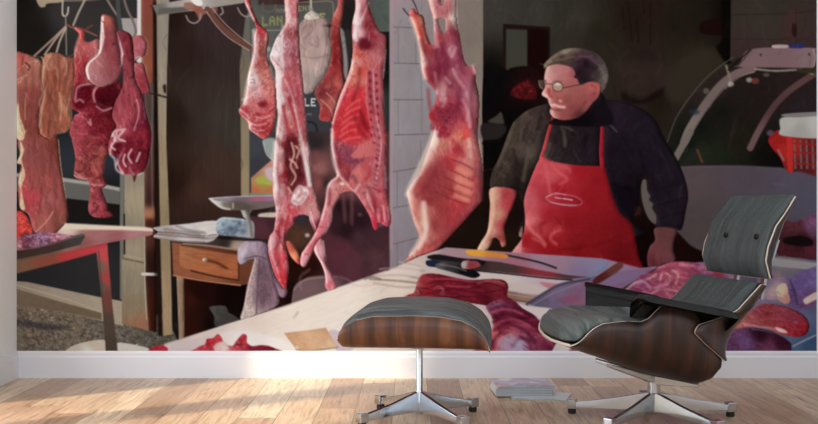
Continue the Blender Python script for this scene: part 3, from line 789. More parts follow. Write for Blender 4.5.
P('mc', '325,610 345,590 360,520 400,500 450,512 520,500 610,485 650,560 615,700 590,842 560,910 532,960 525,1060 540,1110 512,1140 535,1200 552,1262 578,1290 560,1308 500,1310 455,1300 430,1262 440,1150 428,1090 380,1078 345,1055 352,950 332,842 318,790 345,700 375,680 330,650', '370,560,150,24,40 430,560,120,14,30 500,560,110,14,30 540,600,80,14,22 480,680,140,30,46 540,760,110,24,30 370,720,170,64,78 400,800,160,64,74 520,800,150,44,58 360,900,180,74,84 430,880,140,52,54 500,930,180,92,78 410,980,140,64,60 470,1040,186,92,86 480,1150,150,62,70 480,1230,170,74,84 540,1280,150,54,66 560,850,130,26,40', n=(2.4,3,20,.2), dark=((78,8,20),.6,.58,3.5,3.5,30), fat=((226,140,140),.6,.63,2.4,2.2,30))
for s in ('350,600 365,550 400,512 440,510', '475,520 460,580 475,620 540,640', '355,590 385,600', '500,680 560,650', '395,700 430,730 445,750'): L(None, s, 1.5, (222,160,158), a=.65, soft=1.8)
for s in ('345,1055 380,1070 425,1078', '450,1110 520,1115', '355,1040 385,1062 400,1066'): L(None, s, 1.4, (220,172,160), a=.6)
P('me', '604,190 650,188 692,222 704,320 712,470 752,560 784,700 810,800 802,900 772,1020 725,1050 706,1095 690,1052 640,1045 612,1005 596,935 560,930 550,870 575,800 600,760 575,700 590,620 640,500 625,330 604,240', '640,250,150,58,66 680,300,130,44,54 650,420,150,64,70 700,450,160,74,80 660,560,160,64,78 700,620,150,60,72 640,700,170,72,84 620,770,180,84,90 740,760,110,30,46 790,800,150,34,50 700,850,130,30,46 640,930,150,40,56 720,950,120,28,42 680,1020,170,60,74', n=(2.4,10,-4,.16), dark=((90,14,30),.5,.58,3,6,0), fat=((212,120,128),.5,.63,2,7,-8))
for s in ('575,870 560,920 590,960 600,1020 640,1045', '570,820 590,790 650,778', '585,842 610,850 635,842', '600,800 590,880', '640,900 600,990', '680,1010 705,1050 750,1040'): L(None, s, 2.2, (232,196,194), a=.75, soft=2)
for s in ('720,600 735,680 705,780', '760,620 775,720', '620,250 640,330', '605,200 620,260 630,330 615,380'): L(None, s, 1.5, (228,170,172), a=.6)
P(None, '575,870 620,860 640,900 590,930', (100,16,30), soft=2, a=.8)
P('mb', '510,100 530,86 576,104 600,150 602,250 624,350 632,425 604,482 530,522 470,512 430,475 413,412 440,368 490,322 500,230 506,160', '535,120,190,100,84 560,180,150,72,72 570,260,150,66,74 590,350,150,60,68 480,380,190,120,118 450,440,184,122,124 540,420,168,96,98 540,490,172,108,108 580,450,150,80,84', n=(5,8,-10,.07), fat=((198,140,138),.4,.62,3,6,-15))
for s, w_ in (('516,105 512,170 508,240 500,300 470,345 435,375 422,425 432,475', 2.6), ('512,130 522,230 500,320', 1.4)): L(None, s, w_, (238,214,206), a=.8)
L(None, '620,260 635,330 625,400', 1.8, (240,220,220), a=.7); E(None, 583, 265, 7, 7, (70,20,24)); L(None, '490,110 512,128 530,140', .9, (90,50,40), a=.7)
# side table
P('table', '-10,1500 240,1400 290,1345 770,1368 818,1374 815,1412 770,1422 540,1462 240,1532 -10,1592', '300,1360,224,204,186 500,1400,170,110,112 700,1400,176,122,124 400,1480,150,92,86 200,1530,120,90,74 600,1430,160,96,96 100,1560,112,86,64', sm=False, n=(8,1,-10,.08))
P('table', '290,1342 440,1350 770,1366 818,1374 818,1392 640,1384 440,1382 290,1380', (226,208,188), sm=False, soft=2)
P('table', '-10,1575 240,1528 545,1462 545,1500 260,1580 -10,1648', '0,1610,128,92,70 200,1570,138,78,60 300,1545,186,58,58 450,1510,196,60,66', sm=False, soft=1.5)
P('tleg', '478,1505 545,1478 562,1690 578,1860 608,2125 535,2125 515,1850 500,1700', '490,1600,120,106,90 530,1540,200,72,76 540,1680,180,64,66 545,1780,120,70,60 560,1950,88,74,62 570,2090,84,70,58 510,1720,108,96,80', sm=False)
L(None, '492,1510 515,1760 545,2110', 1.2, (84,70,58), a=.7)
P('tray', '-10,1500 130,1480 300,1428 400,1405 412,1422 382,1472 180,1525 -10,1562', '0,1530,66,50,46 200,1490,72,54,50 380,1430,74,70,68', sm=False); L(None, '-10,1504 140,1486 300,1440 410,1410', 1.0, (132,112,104), a=.7)
P('offal', '-10,1450 60,1405 150,1395 280,1408 345,1420 280,1440 130,1484 -10,1504', '20,1470,180,110,118 150,1430,150,110,140 250,1425,176,110,130 60,1440,110,60,80', n=(2,1.6,0,.3), dark=((84,36,50),.7,.56,3,2.2,0), fat=((226,190,200),.8,.6,2.6,1.8,0))
# white crate and scraps on the ground
P('crate0', '295,2108 360,2070 470,2046 535,2052 535,2140 295,2140', '350,2100,200,186,168 450,2070,206,188,160 430,2110,222,216,208 500,2090,210,190,170'); P('crate0', '602,2062 740,2080 800,2100 800,2140 602,2140', (214,206,194))
P('tleg', '530,2030 600,2030 608,2125 535,2125', (84,70,58), sm=False)

# drawer table, papers, scale, towel
O(150, 0)
P('deskleg', '160,1650 208,1670 212,2035 176,2045', (158,128,102), sm=False, n=(1.5,10,0,.1))
P('desk', '205,1670 600,1700 620,1900 390,1975 210,2035', '230,1800,60,24,16 300,1750,36,14,10 500,1780,22,10,10 400,1950,20,14,14 250,1960,50,20,14', sm=False)
P('cloth', '358,1850 400,1838 455,1842 475,1880 520,1905 530,1930 400,1965 385,1900', '400,1860,84,80,78 450,1920,70,66,62', n=(3,3,0,.2))
P('desk', '132,1450 300,1440 540,1500 620,1540 640,1700 545,1715 206,1668 140,1656', '160,1500,150,90,60 580,1600,112,64,42 300,1680,150,90,60', sm=False, n=(9,1.2,10,.1))
P('drawer', '178,1465 530,1520 532,1682 400,1660 250,1625 178,1602', '220,1500,172,112,74 350,1580,176,106,62 500,1600,172,100,60 450,1540,160,92,58', sm=False, n=(12,1.2,10,.12), dark=((126,66,36),.4,.6,12,1.6,10))
P(None, '185,1478 530,1535 530,1512 300,1480 190,1462', (84,44,30), sm=False, soft=2, a=.8)
L(None, '250,1628 400,1664 532,1685', 1.8, (84,42,26)); L(None, '141,1656 300,1685 545,1716', 1.3, (196,140,100)); L(None, '534,1530 534,1685', 1.4, (70,36,26), a=.8)
L(None, '345,1566 400,1580 462,1612', 2.6, (88,44,26), a=.85, soft=2); E('knob', 332, 1562, 17, 11, '322,1558,240,228,214 342,1566,120,90,72'); 
P('desk', '128,1440 400,1425 760,1425 760,1480 545,1500 300,1478 130,1458', '200,1450,70,54,48 450,1460,56,46,44 520,1490,180,156,136 700,1460,50,36,34', sm=False); L(None, '200,1466 360,1478 540,1505', 1.6, (176,150,130), a=.8)
P('papers', '18,1372 60,1362 150,1352 230,1345 400,1328 412,1390 405,1425 340,1458 150,1450 30,1430 28,1412 50,1395', '80,1380,186,178,176 200,1370,214,208,210 330,1370,216,208,200 100,1420,180,166,160 300,1430,190,180,178', n=(10,1.5,0,.06))
for s in ('50,1395 160,1400 300,1418 400,1412', '30,1408 200,1425 330,1430'): L(None, s, 1.3, (120,96,88), a=.7)
L(None, '35,1430 160,1448 330,1456', 1, (110,90,84), a=.7)
P('scale', '590,1300 760,1310 760,1440 600,1436', '680,1370,92,50,60 730,1340,70,40,46', sm=False)
P('scale', '398,1345 412,1318 450,1306 560,1318 622,1335 622,1428 560,1428 420,1412 400,1395', '420,1340,190,206,212 500,1330,150,166,176 480,1380,110,124,140 580,1380,140,150,160 610,1400,176,170,166 440,1400,170,180,186', n=(3,3,0,.16), dark=((72,88,104),.6,.56,4,4,0))
P('scale', '545,1230 620,1230 612,1270 600,1300 628,1420 600,1428 585,1330 560,1300', '570,1290,200,194,184 600,1270,120,110,104 605,1400,196,190,184', soft=1.4)
P('pan', '354,1194 400,1190 560,1180 760,1176 760,1232 700,1252 600,1264 470,1262 420,1248 385,1220', '380,1205,224,216,200 450,1240,190,180,164 520,1240,120,104,92 600,1250,104,90,84 700,1230,120,104,100 600,1200,130,110,104')
P(None, '380,1196 500,1186 760,1180 760,1206 600,1212 430,1212', '450,1200,150,138,150 650,1195,170,96,120 740,1195,150,110,140 550,1200,120,104,120', soft=1.5); L(None, '356,1194 480,1184 760,1176', .9, (214,208,200), a=.8)
P('towel', '528,1510 545,1475 590,1448 690,1455 722,1520 740,1600 780,1670 825,1740 812,1785 780,1780 750,1710 775,1830 640,1895 548,1920 565,1840 590,1700 632,1560 560,1590 532,1575', '550,1520,176,162,176 620,1480,180,156,170 690,1490,150,120,140 600,1540,150,130,140 660,1620,130,100,112 700,1750,132,100,112 620,1750,150,120,130 575,1880,210,190,180 760,1700,140,108,122 800,1750,160,126,140', n=(2,5,10,.12))
for s in ('632,1560 600,1700 560,1905',): L(None, s, 1.6, (214,190,180), a=.8)
for s in ('660,1560 650,1700 640,1890', '720,1600 745,1700 770,1800', '560,1560 640,1540 710,1560'): L(None, s, 1.8, (104,76,90), a=.7)
D('c1', 'hanging_leg', None, 'short red and white leg joint, leftmost at the rail over the scale'); D('cloth2', 'pale_sheet', None, 'pale pinkish sheet hanging in front of the signboard')
D('c3', 'hanging_flank', None, 'narrow red cut with a flared lower end')
D('c2', 'hanging_carcass', None, 'split carcass with a white fat edge, hanging over the towel'); D('c4', 'hanging_carcass', None, 'opened carcass with a glowing red rib cage and long spine')
D('c5', 'hanging_carcass', None, 'largest carcass, orange pink with a white edge, before the tiled pillar')
# tiled pillar
O(380, 0)
P('pillar', '58,-200 628,-200 628,1500 500,1600 58,1690', '80,0,160,138,142 150,100,150,138,140 200,400,148,138,140 150,800,150,140,144 300,500,152,146,150 150,1250,146,136,142 100,1500,140,128,134 500,100,132,118,108 600,300,138,122,110 550,250,128,114,104 600,650,140,124,112 560,1000,120,100,92', sm=False, n=(3,9,0,.03), soft=1.6)
P(None, '58,-200 78,-200 78,1500 58,1500', (170,140,146), sm=False, soft=2, a=.6)
for s in ('82,163 250,170', '85,380 250,384', '82,600 260,600', '88,812 300,806', '82,1032 180,1018 260,1000', '82,1250 190,1232', '82,1468 150,1450 230,1430'): L(None, s, .9, (98,88,90), sm=False, a=.8)
for s in ('110,168 110,380', '108,600 110,812', '104,1030 104,1245', '104,1465 104,1620', '245,384 250,600', '252,600 250,812', '245,842 245,1020', '250,0 250,60', '215,200 215,380'): L(None, s, .8, (112,102,104), sm=False, a=.65)
for s in ('480,220 560,80 620,-20', '470,20 560,120 620,200'): L(None, s, .6, (116,102,96), sm=False, a=.4)
L(None, '625,-200 625,900', 1.2, (150,130,120), a=.4)
L('hook', '190,-10 215,40 235,100', 1.3, (70,62,64)); L('hook', '140,52 165,85 200,108 230,95', 1.2, (60,54,56))
# c1
O(150, 0)
P('c1', '560,-60 600,-20 612,40 640,110 662,150 702,182 716,232 702,320 722,400 762,520 764,600 752,742 722,815 682,835 640,810 600,780 592,740 545,690 538,662 570,600 585,520 592,450 615,360 628,290 628,220 640,170 612,100 575,20', '590,20,190,70,72 640,120,150,30,34 680,200,190,70,70 650,280,178,58,56 690,300,150,48,46 680,380,170,66,60 620,480,232,214,208 690,450,206,124,108 720,540,210,124,112 640,560,214,150,148 600,620,214,120,120 560,660,190,60,66 660,640,206,110,112 720,650,196,80,84 640,720,200,84,86 690,780,190,66,70 610,750,220,140,140', n=(2,5,-10,.14), dark=((140,24,34),.5,.6,2,4,60), fat=((240,210,206),.6,.6,1.8,3,60))
for s, w_ in (('560,-20 600,70 625,120', 2), ('628,185 632,300 615,400 595,480 580,560 575,620', 4.5), ('655,210 650,300 640,380', 1.2), ('700,200 695,300 705,390', 1.4), ('720,400 760,520', 1), ('560,600 600,580 660,540', 2.2), ('540,660 590,700 600,770', 1.6)): L(None, s, w_, (234,212,208), a=.7, soft=2.4)
L(None, '672,230 678,400', 2.2, (146,120,104), a=.6, soft=2)
E(None, 680, 628, 27, 20, (136,34,40), soft=3); E(None, 650, 690, 14, 10, (150,40,46), soft=3, a=.7)
for s in ('600,720 640,740 700,720', '620,760 680,770 720,740', '640,680 690,690 740,660', '660,800 700,790 730,760'): L(None, s, 1.3, (150,30,40), a=.7, soft=1.5)
for s in ('590,735 640,755 700,742', '640,705 690,710 735,690', '640,785 690,785'): L(None, s, 1.0, (236,170,168), a=.7)
# pale sheet, c3, c2, c4
O(260, 0)
L('hook', '305,-20 308,70', 2.2, (190,180,170), a=.9); E(None, 308, 55, 12, 10, (150,140,130), soft=2)
P('cloth2', '236,160 262,120 300,105 350,100 405,120 422,190 432,290 412,400 375,480 330,545 265,560 250,420 236,300', '290,150,160,132,124 350,180,186,156,148 300,300,178,150,140 380,300,188,158,150 320,400,190,162,152 280,480,172,152,144 330,500,168,148,140 400,200,166,138,132', n=(3,10,8,.07))
P('cloth2', '266,108 280,82 315,66 345,80 362,102 330,116 290,120', (212,200,180), n=(2,2,0,.15))
for s in ('255,180 290,150 320,175 270,230', '330,120 345,200 350,280 300,260', '380,140 400,250 370,420', '270,340 330,350 410,330'): L(None, s, 1.4, (126,96,92), a=.45, soft=2)
P('c3', '452,-60 505,-60 498,80 484,180 492,300 500,421 506,560 488,640 468,722 362,722 362,640 328,560 362,500 400,440 425,360 430,300 424,180 440,100 470,20', '480,0,190,80,80 465,90,190,94,80 450,150,150,56,52 445,250,130,34,38 460,350,128,28,30 440,440,150,50,52 470,500,176,84,74 430,540,140,46,50 380,560,120,44,46 420,620,170,84,78 400,690,166,50,52 460,640,186,100,92', n=(2,6,14,.14), fat=((214,150,138),.45,.62,1.8,5,40))
P(None, '482,180 505,195 520,300 530,400 520,480 504,440 500,330', (160,148,146), a=.85, soft=2)
for s in ('400,560 440,600 470,660', '365,600 420,650 440,710'): L(None, s, 1.4, (224,160,140), a=.6)
E('c3', 415, 155, 14, 10, (50,20,20), soft=2)
P('c2', '150,-60 228,-60 232,60 240,300 256,460 272,640 285,800 302,930 308,1050 332,1150 352,1230 368,1290 352,1332 320,1312 262,1290 215,1310 205,1350 168,1390 150,1460 166,1540 172,1620 162,1712 150,1742 125,1710 90,1650 60,1560 48,1480 60,1420 85,1380 95,1263 78,1150 82,1000 92,850 108,720 100,600 95,500 92,421 60,350 72,300 100,230 150,150 152,60', '190,0,214,130,130 210,80,200,110,116 180,120,230,180,172 190,200,150,66,72 200,320,156,70,82 220,420,176,92,98 120,260,222,196,196 95,320,232,214,212 120,380,216,176,176 110,470,232,216,210 160,480,196,80,80 200,520,196,110,116 230,560,190,96,106 250,700,196,104,106 130,600,222,190,186 180,600,150,50,54 120,700,216,172,166 190,740,196,110,106 110,800,226,200,192 110,900,220,176,174 105,1020,222,184,180 110,1150,222,180,176 150,870,130,40,44 200,850,110,40,42 220,960,96,34,38 160,1050,150,30,40 230,1060,110,36,42 290,900,224,170,166 280,1020,226,196,190 240,1150,220,190,188 280,1200,196,110,112 180,1150,170,70,76 110,1270,216,160,158 180,1280,200,70,80 150,1350,176,70,80 80,1450,222,166,170 110,1440,196,120,128 130,1560,216,70,84 90,1560,206,90,100 140,1680,210,50,62 320,1250,206,140,136', n=(2,5,0,.12), dark=((150,34,46),.45,.6,2,4,0), fat=((240,216,212),.55,.6,1.7,4,5))
P(None, '150,860 185,800 235,842 262,920 270,1000 285,1110 240,1120 200,1170 180,1150 195,1100 170,1020 150,980', (112,36,42), a=.75, n=(3,5,0,.2), soft=2)
for s, w_ in (('200,870 210,920 190,960 215,1000 195,1060 170,1110', 1.6), ('215,900 240,870 245,930', 1.4), ('180,940 190,1000', 1.4), ('225,960 205,1000 190,1040', 1.8)): L(None, s, w_, (216,150,124), a=.85)
for s, w_ in (('150,480 190,560 215,680 240,800 275,900', 1.6), ('120,540 145,640 150,760', 2), ('240,842 262,940 285,1050 298,1115', 3), ('160,60 168,-40', 3), ('170,60 175,130', 4), ('110,440 118,560 112,640', 5), ('90,860 88,1000 100,1150 110,1250', 3.4), ('75,340 100,380 110,421', 3), ('140,160 130,260 140,400', 2.2), ('62,1450 75,1540 110,1640', 1.6), ('120,700 105,790 140,842', 3)): L(None, s, w_, (234,214,210), a=.6, soft=2.6)
P(None, '205,1150 235,1112 262,1130 292,1145 282,1190 240,1232 205,1230 190,1200', (232,210,208), n=(2,2,0,.16), soft=2)
for s, w_ in (('175,600 205,700 225,800', 2.2), ('140,640 160,740 185,842', 3), ('75,345 110,392', 2), ('150,980 145,1080 165,1110', 2.4), ('135,1320 110,1400 120,1440 95,1500', 2.4), ('170,1300 150,1400 145,1500', 2.2), ('100,1390 125,1430', 3)): L(None, s, w_, (168,40,52), a=.75, soft=1.8)
P('c2', '158,1455 190,1455 225,1510 248,1570 235,1590 200,1560 175,1520', '180,1490,200,90,70 215,1540,232,150,104 240,1570,200,60,60')
P('c2', '300,1262 345,1262 362,1330 352,1400 385,1460 395,1530 400,1590 430,1650 462,1720 440,1745 412,1748 392,1720 395,1660 370,1590 330,1520 318,1460 330,1400 300,1330', '320,1300,210,140,140 345,1360,150,50,66 350,1450,206,130,138 350,1500,222,160,166 385,1560,214,140,146 400,1640,220,150,156 420,1710,220,120,130', n=(2,5,-15,.1))
for s in ('305,1275 322,1340 345,1395', '328,1470 345,1530 385,1610 402,1700', '380,1450 392,1540'): L(None, s, 1.4, (240,214,216), a=.75)
P('c4', '578,-60 655,-60 652,20 690,130 722,190 756,222 756,330 742,421 744,560 748,700 762,842 756,1000 762,1150 782,1263 788,1335 770,1362 742,1352 722,1340 702,1382 682,1372 655,1290 600,1200 560,1152 505,1160 470,1200 440,1263 432,1330 395,1400 345,1455 300,1550 272,1602 245,1592 250,1530 310,1440 342,1380 372,1290 395,1200 408,1120 430,1085 462,1050 432,900 428,842 432,760 445,700 472,600 520,480 556,350 556,150 575,50', '600,20,214,150,152 580,130,236,218,216 590,200,226,190,190 650,60,150,50,60 650,150,130,36,44 680,220,150,50,64 640,260,110,20,34 720,250,160,76,84 600,330,206,90,78 580,370,222,150,136 560,440,218,124,104 590,480,220,130,108 620,430,206,76,64 720,300,170,84,92 690,340,190,110,112 740,400,176,84,90 560,580,214,60,66 620,560,214,40,50 520,620,210,60,70 480,720,190,50,56 560,720,206,30,42 620,760,190,24,38 540,800,206,36,46 600,690,196,30,44 680,600,186,90,96 740,600,170,80,88 700,800,176,84,92 760,900,170,84,88 480,900,150,76,92 540,930,130,60,84 500,1000,150,56,66 620,900,206,106,104 660,860,206,110,106 590,1030,196,100,98 640,1050,180,60,66 700,950,180,84,96 560,1100,200,80,80 540,1060,130,30,44 720,1100,184,90,98 650,1130,206,130,128 440,1130,214,150,146 500,1110,206,120,112 420,1200,210,130,130 400,1330,214,120,130 320,1470,214,100,112 270,1570,222,150,158 620,1180,190,110,112 700,1250,186,80,88 740,1310,206,90,104 690,1350,200,36,62', n=(2.2,6,6,.10), dark=((136,16,36),.4,.61,2.2,4,0), fat=((236,186,178),.45,.62,1.8,4,10))
# chest cavity
P(None, '475,700 500,620 560,560 610,560 640,640 660,760 690,820 640,850 560,870 480,842 440,842 455,760', (196,26,40), a=.45, soft=5)
for k, s in enumerate(('520,660 560,620 600,600', '505,700 550,665 600,645', '500,740 545,705 590,690', '490,785 540,745 585,735', '480,825 530,790 580,780', '480,866 530,835 600,825')): L(None, s, 2.0, (228,96,92), a=.8, soft=2)
P(None, '600,660 625,690 660,790 620,760 600,700', (96,14,24), a=.6, soft=4)
# spine with its row of vertebrae
P(None, '648,400 680,410 700,421 740,560 745,720 735,842 720,1000 705,1150 690,1180 662,1130 690,960 695,842 660,700 640,560', (180,100,108), a=.6, soft=3)
for k in range(13):
    t = k/12; x = 658+ (14*t if t < .6 else 10+ (t-.6)*90); y = 440+t*560
    E(None, x+(4 if k % 2 else 0), y, 9, 9, (128,18,40), soft=2, a=.85)
    if t < .7: E(None, x+40+10*t, y+14, 9, 11, (134,20,44), soft=2, a=.85)
L(None, '682,420 684,560 700,700 728,842 722,950 700,1080', 1.5, (222,160,168), a=.75, soft=1.5); L(None, '642,430 640,600 662,740 690,850', 1.2, (214,140,148), a=.6, soft=1.5)
for k in range(9): L(None, [(705+(-k*2.2), 870+k*30), (722-k*2.2, 878+k*30)], 1.0, (110,30,56), a=.6)
P(None, '545,935 600,880 650,850 690,870 695,930 640,945 580,952', '600,920,206,108,106 670,880,196,96,98', a=.9, soft=2); P(None, '535,1080 560,1020 610,975 650,950 650,1040 600,1100 570,1135', '590,1040,204,110,106 640,1000,186,80,86', a=.9, soft=2)
for s, w_ in (('500,960 560,975 620,960', 3), ('520,1080 560,1060 580,1095', 3.4), ('560,970 590,965 560,1010', 2)): L(None, s, w_, (110,56,76), a=.6, soft=3)
for s, w_ in (('585,-40 590,60 572,140 568,200 580,240', 4.5), ('556,360 548,440 500,560 460,660 436,740', 2.4), ('432,780 434,880 445,980 470,1050', 3), ('470,1060 410,1120 398,1230 372,1320', 2.2), ('430,1263 420,1340 390,1400', 1.4), ('480,1060 500,1080 560,1145 600,1110', 2), ('650,1140 650,1200 700,1290', 1.6), ('650,20 628,80 610,120', 2), ('255,1530 310,1450 340,1400', 1.6), ('755,300 745,421', 1.3), ('745,421 738,470', 1.4), ('705,1263 715,1330', 1.6), ('740,1240 752,1330', 1.6), ('770,1250 776,1320', 1.4), ('750,1000 756,1130', 1.4)): L(None, s, w_, (234,206,202), a=.6, soft=2.2)
E(None, 495, 1105, 12, 8, (246,226,214), soft=2)
for s in ('690,1250 700,1320', '728,1250 735,1330', '672,1180 690,1240', '680,1130 720,1150', '560,150 555,200'): L(None, s, 1.8, (150,20,44), a=.6, soft=2)

# the large carcass
O(380, 0)
P('c5', '285,-60 342,-60 380,40 395,-60 452,-60 462,120 482,230 502,350 530,400 550,395 562,385 580,420 575,480 592,560 598,640 590,760 590,842 610,950 622,1080 638,1200 634,1290 600,1385 540,1482 420,1492 380,1512 300,1535 215,1562 160,1590 150,1572 205,1500 238,1430 205,1340 185,1250 165,1180 165,1148 200,1090 240,1040 290,900 322,800 325,755 290,700 330,620 338,560 300,510 270,470 252,421 240,300 215,190 188,120 173,80 200,50 225,82 262,102 278,200 312,272 322,200 318,100 300,40', '300,0,210,140,140 330,60,196,110,116 200,75,190,60,60 215,130,214,100,80 240,200,190,60,44 265,280,176,70,60 262,380,214,170,160 290,420,176,60,70 330,160,222,150,144 350,220,150,50,56 400,60,176,100,104 390,150,186,140,130 440,100,222,196,170 430,190,140,56,66 360,320,150,44,64 430,300,170,90,110 470,350,156,70,92 350,420,120,24,44 400,400,130,40,66 460,440,170,90,104 570,430,214,100,110 320,480,150,40,52 380,520,206,150,144 440,500,150,60,76 520,560,190,130,140 560,560,196,140,142 500,480,180,100,116 340,640,176,60,66 420,620,176,60,76 310,700,150,24,34 400,690,176,90,100 490,620,160,50,76 560,640,190,120,120 380,790,160,40,60 500,720,206,80,86 520,800,226,70,66 470,830,226,130,100 570,800,150,90,96 310,850,244,222,206 260,950,246,224,208 380,870,210,130,110 460,900,190,50,60 530,880,232,150,130 540,960,236,170,150 580,980,190,100,96 600,1050,140,80,80 420,970,206,70,76 330,1040,170,66,72 380,1100,196,76,74 480,1070,230,130,112 510,1150,226,120,100 560,1100,190,70,72 600,1200,160,76,78 220,1150,196,96,92 260,1130,160,60,62 180,1180,240,200,180 300,1200,150,56,54 430,1150,180,56,54 470,1230,206,50,56 380,1250,160,60,56 240,1280,226,176,140 270,1350,240,210,170 210,1280,206,120,104 330,1350,170,76,70 430,1320,196,50,56 500,1320,176,70,78 570,1350,180,96,100 540,1430,186,110,104 450,1400,180,70,70 300,1420,220,140,120 240,1500,200,90,84 180,1570,214,140,126 350,1480,190,100,90', n=(3,7,-8,.09), dark=((150,40,52),.3,.62,3,6,-10), fat=((236,190,176),.35,.64,2.5,5,-10))
P(None, '330,640 420,620 480,660 470,720 440,770 420,820 370,828 330,810 300,760 330,700', (146,28,48), a=.55, n=(2,2,30,.3), fat=((222,150,150),.7,.58,1.6,1.6,30), soft=2)
for s, w_ in (('190,110 220,200 245,300 255,400 270,470', 4), ('240,110 265,200 280,260', 1.6), ('325,100 330,200 330,290', 2), ('290,-40 320,60 330,100', 3.2), ('445,-20 450,80 455,170', 4), ('390,130 395,180', 2), ('330,440 345,520 345,560', 2.6), ('410,330 420,290 450,280 430,340', 2), ('560,395 570,430', 2.4), ('375,540 390,590 370,600 380,540', 3.6), ('325,800 310,850 270,940 230,1030 185,1120 168,1170', 6), ('345,842 310,940 250,1050', 3), ('170,1160 185,1250 215,1330 245,1390 235,1440 180,1530', 2.4), ('262,1220 268,1300 275,1400 240,1470 200,1530', 4.5), ('535,842 540,890 545,940', 4), ('595,842 612,980 625,1120', 1.4), ('520,560 540,640 520,720', 2.4)): L(None, s, w_, (240,216,198), a=.6, soft=3)
for s, w_ in (('290,540 300,640 320,690', 3), ('255,150 290,250 310,330', 2), ('440,842 480,900 500,940', 3), ('400,960 430,1010', 6), ('340,1010 300,1100 220,1180', 3), ('290,1560 400,1500 470,1400 520,1330', 2)): L(None, s, w_, (160,30,44), a=.5, soft=4)
# ribs
for k, s in enumerate(('430,960 500,985 560,1020', '400,1010 470,1045 560,1085', '385,1060 460,1100 555,1140', '350,1110 440,1150 545,1195', '330,1150 420,1195 530,1230')): L(None, s, 1.3, (130,40,40), a=.75, soft=1.5)
for s in ('480,1010 540,1035', '470,1070 545,1105', '465,1120 540,1150', '460,1175 520,1200'): L(None, s, 5, (240,170,140), a=.55, soft=5)
for s in ('300,1480 420,1400 440,1370', '420,1490 470,1430'): L(None, s, 3, (150,50,50), a=.5, soft=3)
E(None, 200, 75, 22, 20, '195,70,226,130,120 205,85,190,70,70', soft=2)
E(None, 215, 1563, 10, 8, (180,60,70), a=.8)
D('coat', 'dark_coat', None, 'black coats with a red patch hanging in the back room'); D('doorb', 'back_door', None, 'half-open dark door in the back room')
D('case', 'display_case', None, 'curved glass display case with a pinkish top fascia'); D('arm', 'case_arm', 'case'); D('panel', 'case_panel', 'case')
D('crate', 'red_crate', None, 'red plastic crate inside the display case'); D('roll', 'paper_roll', None, 'white paper roll above the red crate')
D('man', 'person', None, 'man in a dark pullover and red apron leaning on the counter, looking left')
D('handl', 'forearm', 'man', 'bare sunlit forearm and hand, left'); D('handr', 'hand', 'man', 'shaded hand resting on the counter, right'); D('jacket', 'pullover', 'man', 'dark brown and black pullover'); D('apron', 'apron', 'man', 'red bib apron with a small oval badge'); D('badge', 'badge', 'apron'); D('hair', 'hair', 'man'); D('glass', 'glasses', 'man')
D('counter', 'counter_top', None, 'long pale counter top running into the picture'); D('mat', 'cutting_board', None, 'lilac-lit cutting board under the knives')
D('knife', 'knife', None, 'long knife with a dark blade'); D('handle', 'handle', 'knife', 'orange handle'); D('tool', 'black_tools', None, 'black-handled tools on the counter')
D('wrap', 'wrapping_paper', None, 'white wrapping papers on the counter'); D('tray2', 'metal_tray', None, 'grey metal tray on the counter')
D('cut1', 'beef_cut', None, 'big dark red beef cut behind the footstool'); D('cut2', 'beef_cut', None, 'maroon and lilac meat cuts between the footstool and the chair'); D('pile', 'meat_pile', None, 'pile of pink meat beside the man')
D('lumps', 'meat_lumps', None, 'purple meat lumps with white fat, at the right edge'); D('steak', 'steak', None, 'oval dark red steak in the blue tray'); D('tray3', 'blue_tray', None, 'blue-grey tray in the lower right corner'); D('cut3', 'dark_meat', None, 'dark meat packed behind the tray rim at the right edge')
D('scraps', 'meat_scraps', None, 'small red meat scraps in a white tray'); D('card', 'cardboard', None, 'piece of tan cardboard')

O(0, 0, 1)
P('back', '483,-40 830,-40 830,290 400,290 483,200', '490,10,66,62,56 530,15,62,58,52 580,20,58,54,46 600,30,44,38,28 560,60,56,52,44 600,60,46,40,30 630,20,40,28,22 650,10,42,28,22 645,50,44,32,28 680,20,36,30,22 700,20,34,28,20 690,70,50,42,32 700,60,48,40,30 725,60,28,24,18 660,100,34,26,20 630,90,48,38,32 725,10,20,16,12 640,80,50,38,34 675,90,52,44,36 490,80,18,14,14 500,150,14,10,10 510,220,30,18,14 640,250,22,10,8 520,240,40,26,14', sm=False, n=(3,10,0,.08))
for s in ('628,0 632,40', '622,8 624,30', '650,4 650,44', '643,-5 644,14', '637,20 638,42'): L(None, s, 1.4, (22,14,12), a=.6, soft=2)
P(None, '618,62 665,64 668,86 650,96 630,92 620,80', (58,42,38), a=.5, soft=6); P(None, '622,92 640,100 655,92 664,88 660,96 640,104 624,102', (26,14,12), a=.8, soft=4)
P(None, '668,100 672,70 690,54 712,48 726,58 724,90 700,100', (54,46,36), a=.8, soft=8)
P('back', '703,22 734,16 734,34 703,34', (28,12,10), soft=2); P(None, '720,-40 733,-40 733,60 716,48 722,34', (14,10,8), soft=3)
P('back', '731,-40 830,-40 830,60 730,62', '735,5,58,50,44 760,20,62,52,46 800,25,62,48,44 810,50,60,44,42 740,50,62,46,44 780,5,56,50,42', sm=False, n=(3,3,0,.04)); L(None, '733,15 795,13 818,10', .7, (44,34,30)); L(None, '735,39 800,40', .7, (46,34,32), a=.7); L(None, '796,8 796,42', .7, (44,32,30)); L(None, '747,15 747,39', .5, (50,40,36), a=.6)
P(None, '792,25 796,25 796,36 792,35', (24,14,12)); P(None, '783,18 796,8 796,40 783,40', (82,44,42), a=.35, soft=3)
P('doorb', '503,24 550,27 550,90 503,90', (36,22,18), sm=False); P('doorb', '506,29 527,30 527,90 506,90', (66,64,54), sm=False, soft=1.6); P(None, '528,29 548,30 548,90 528,90', (28,10,8), sm=False)
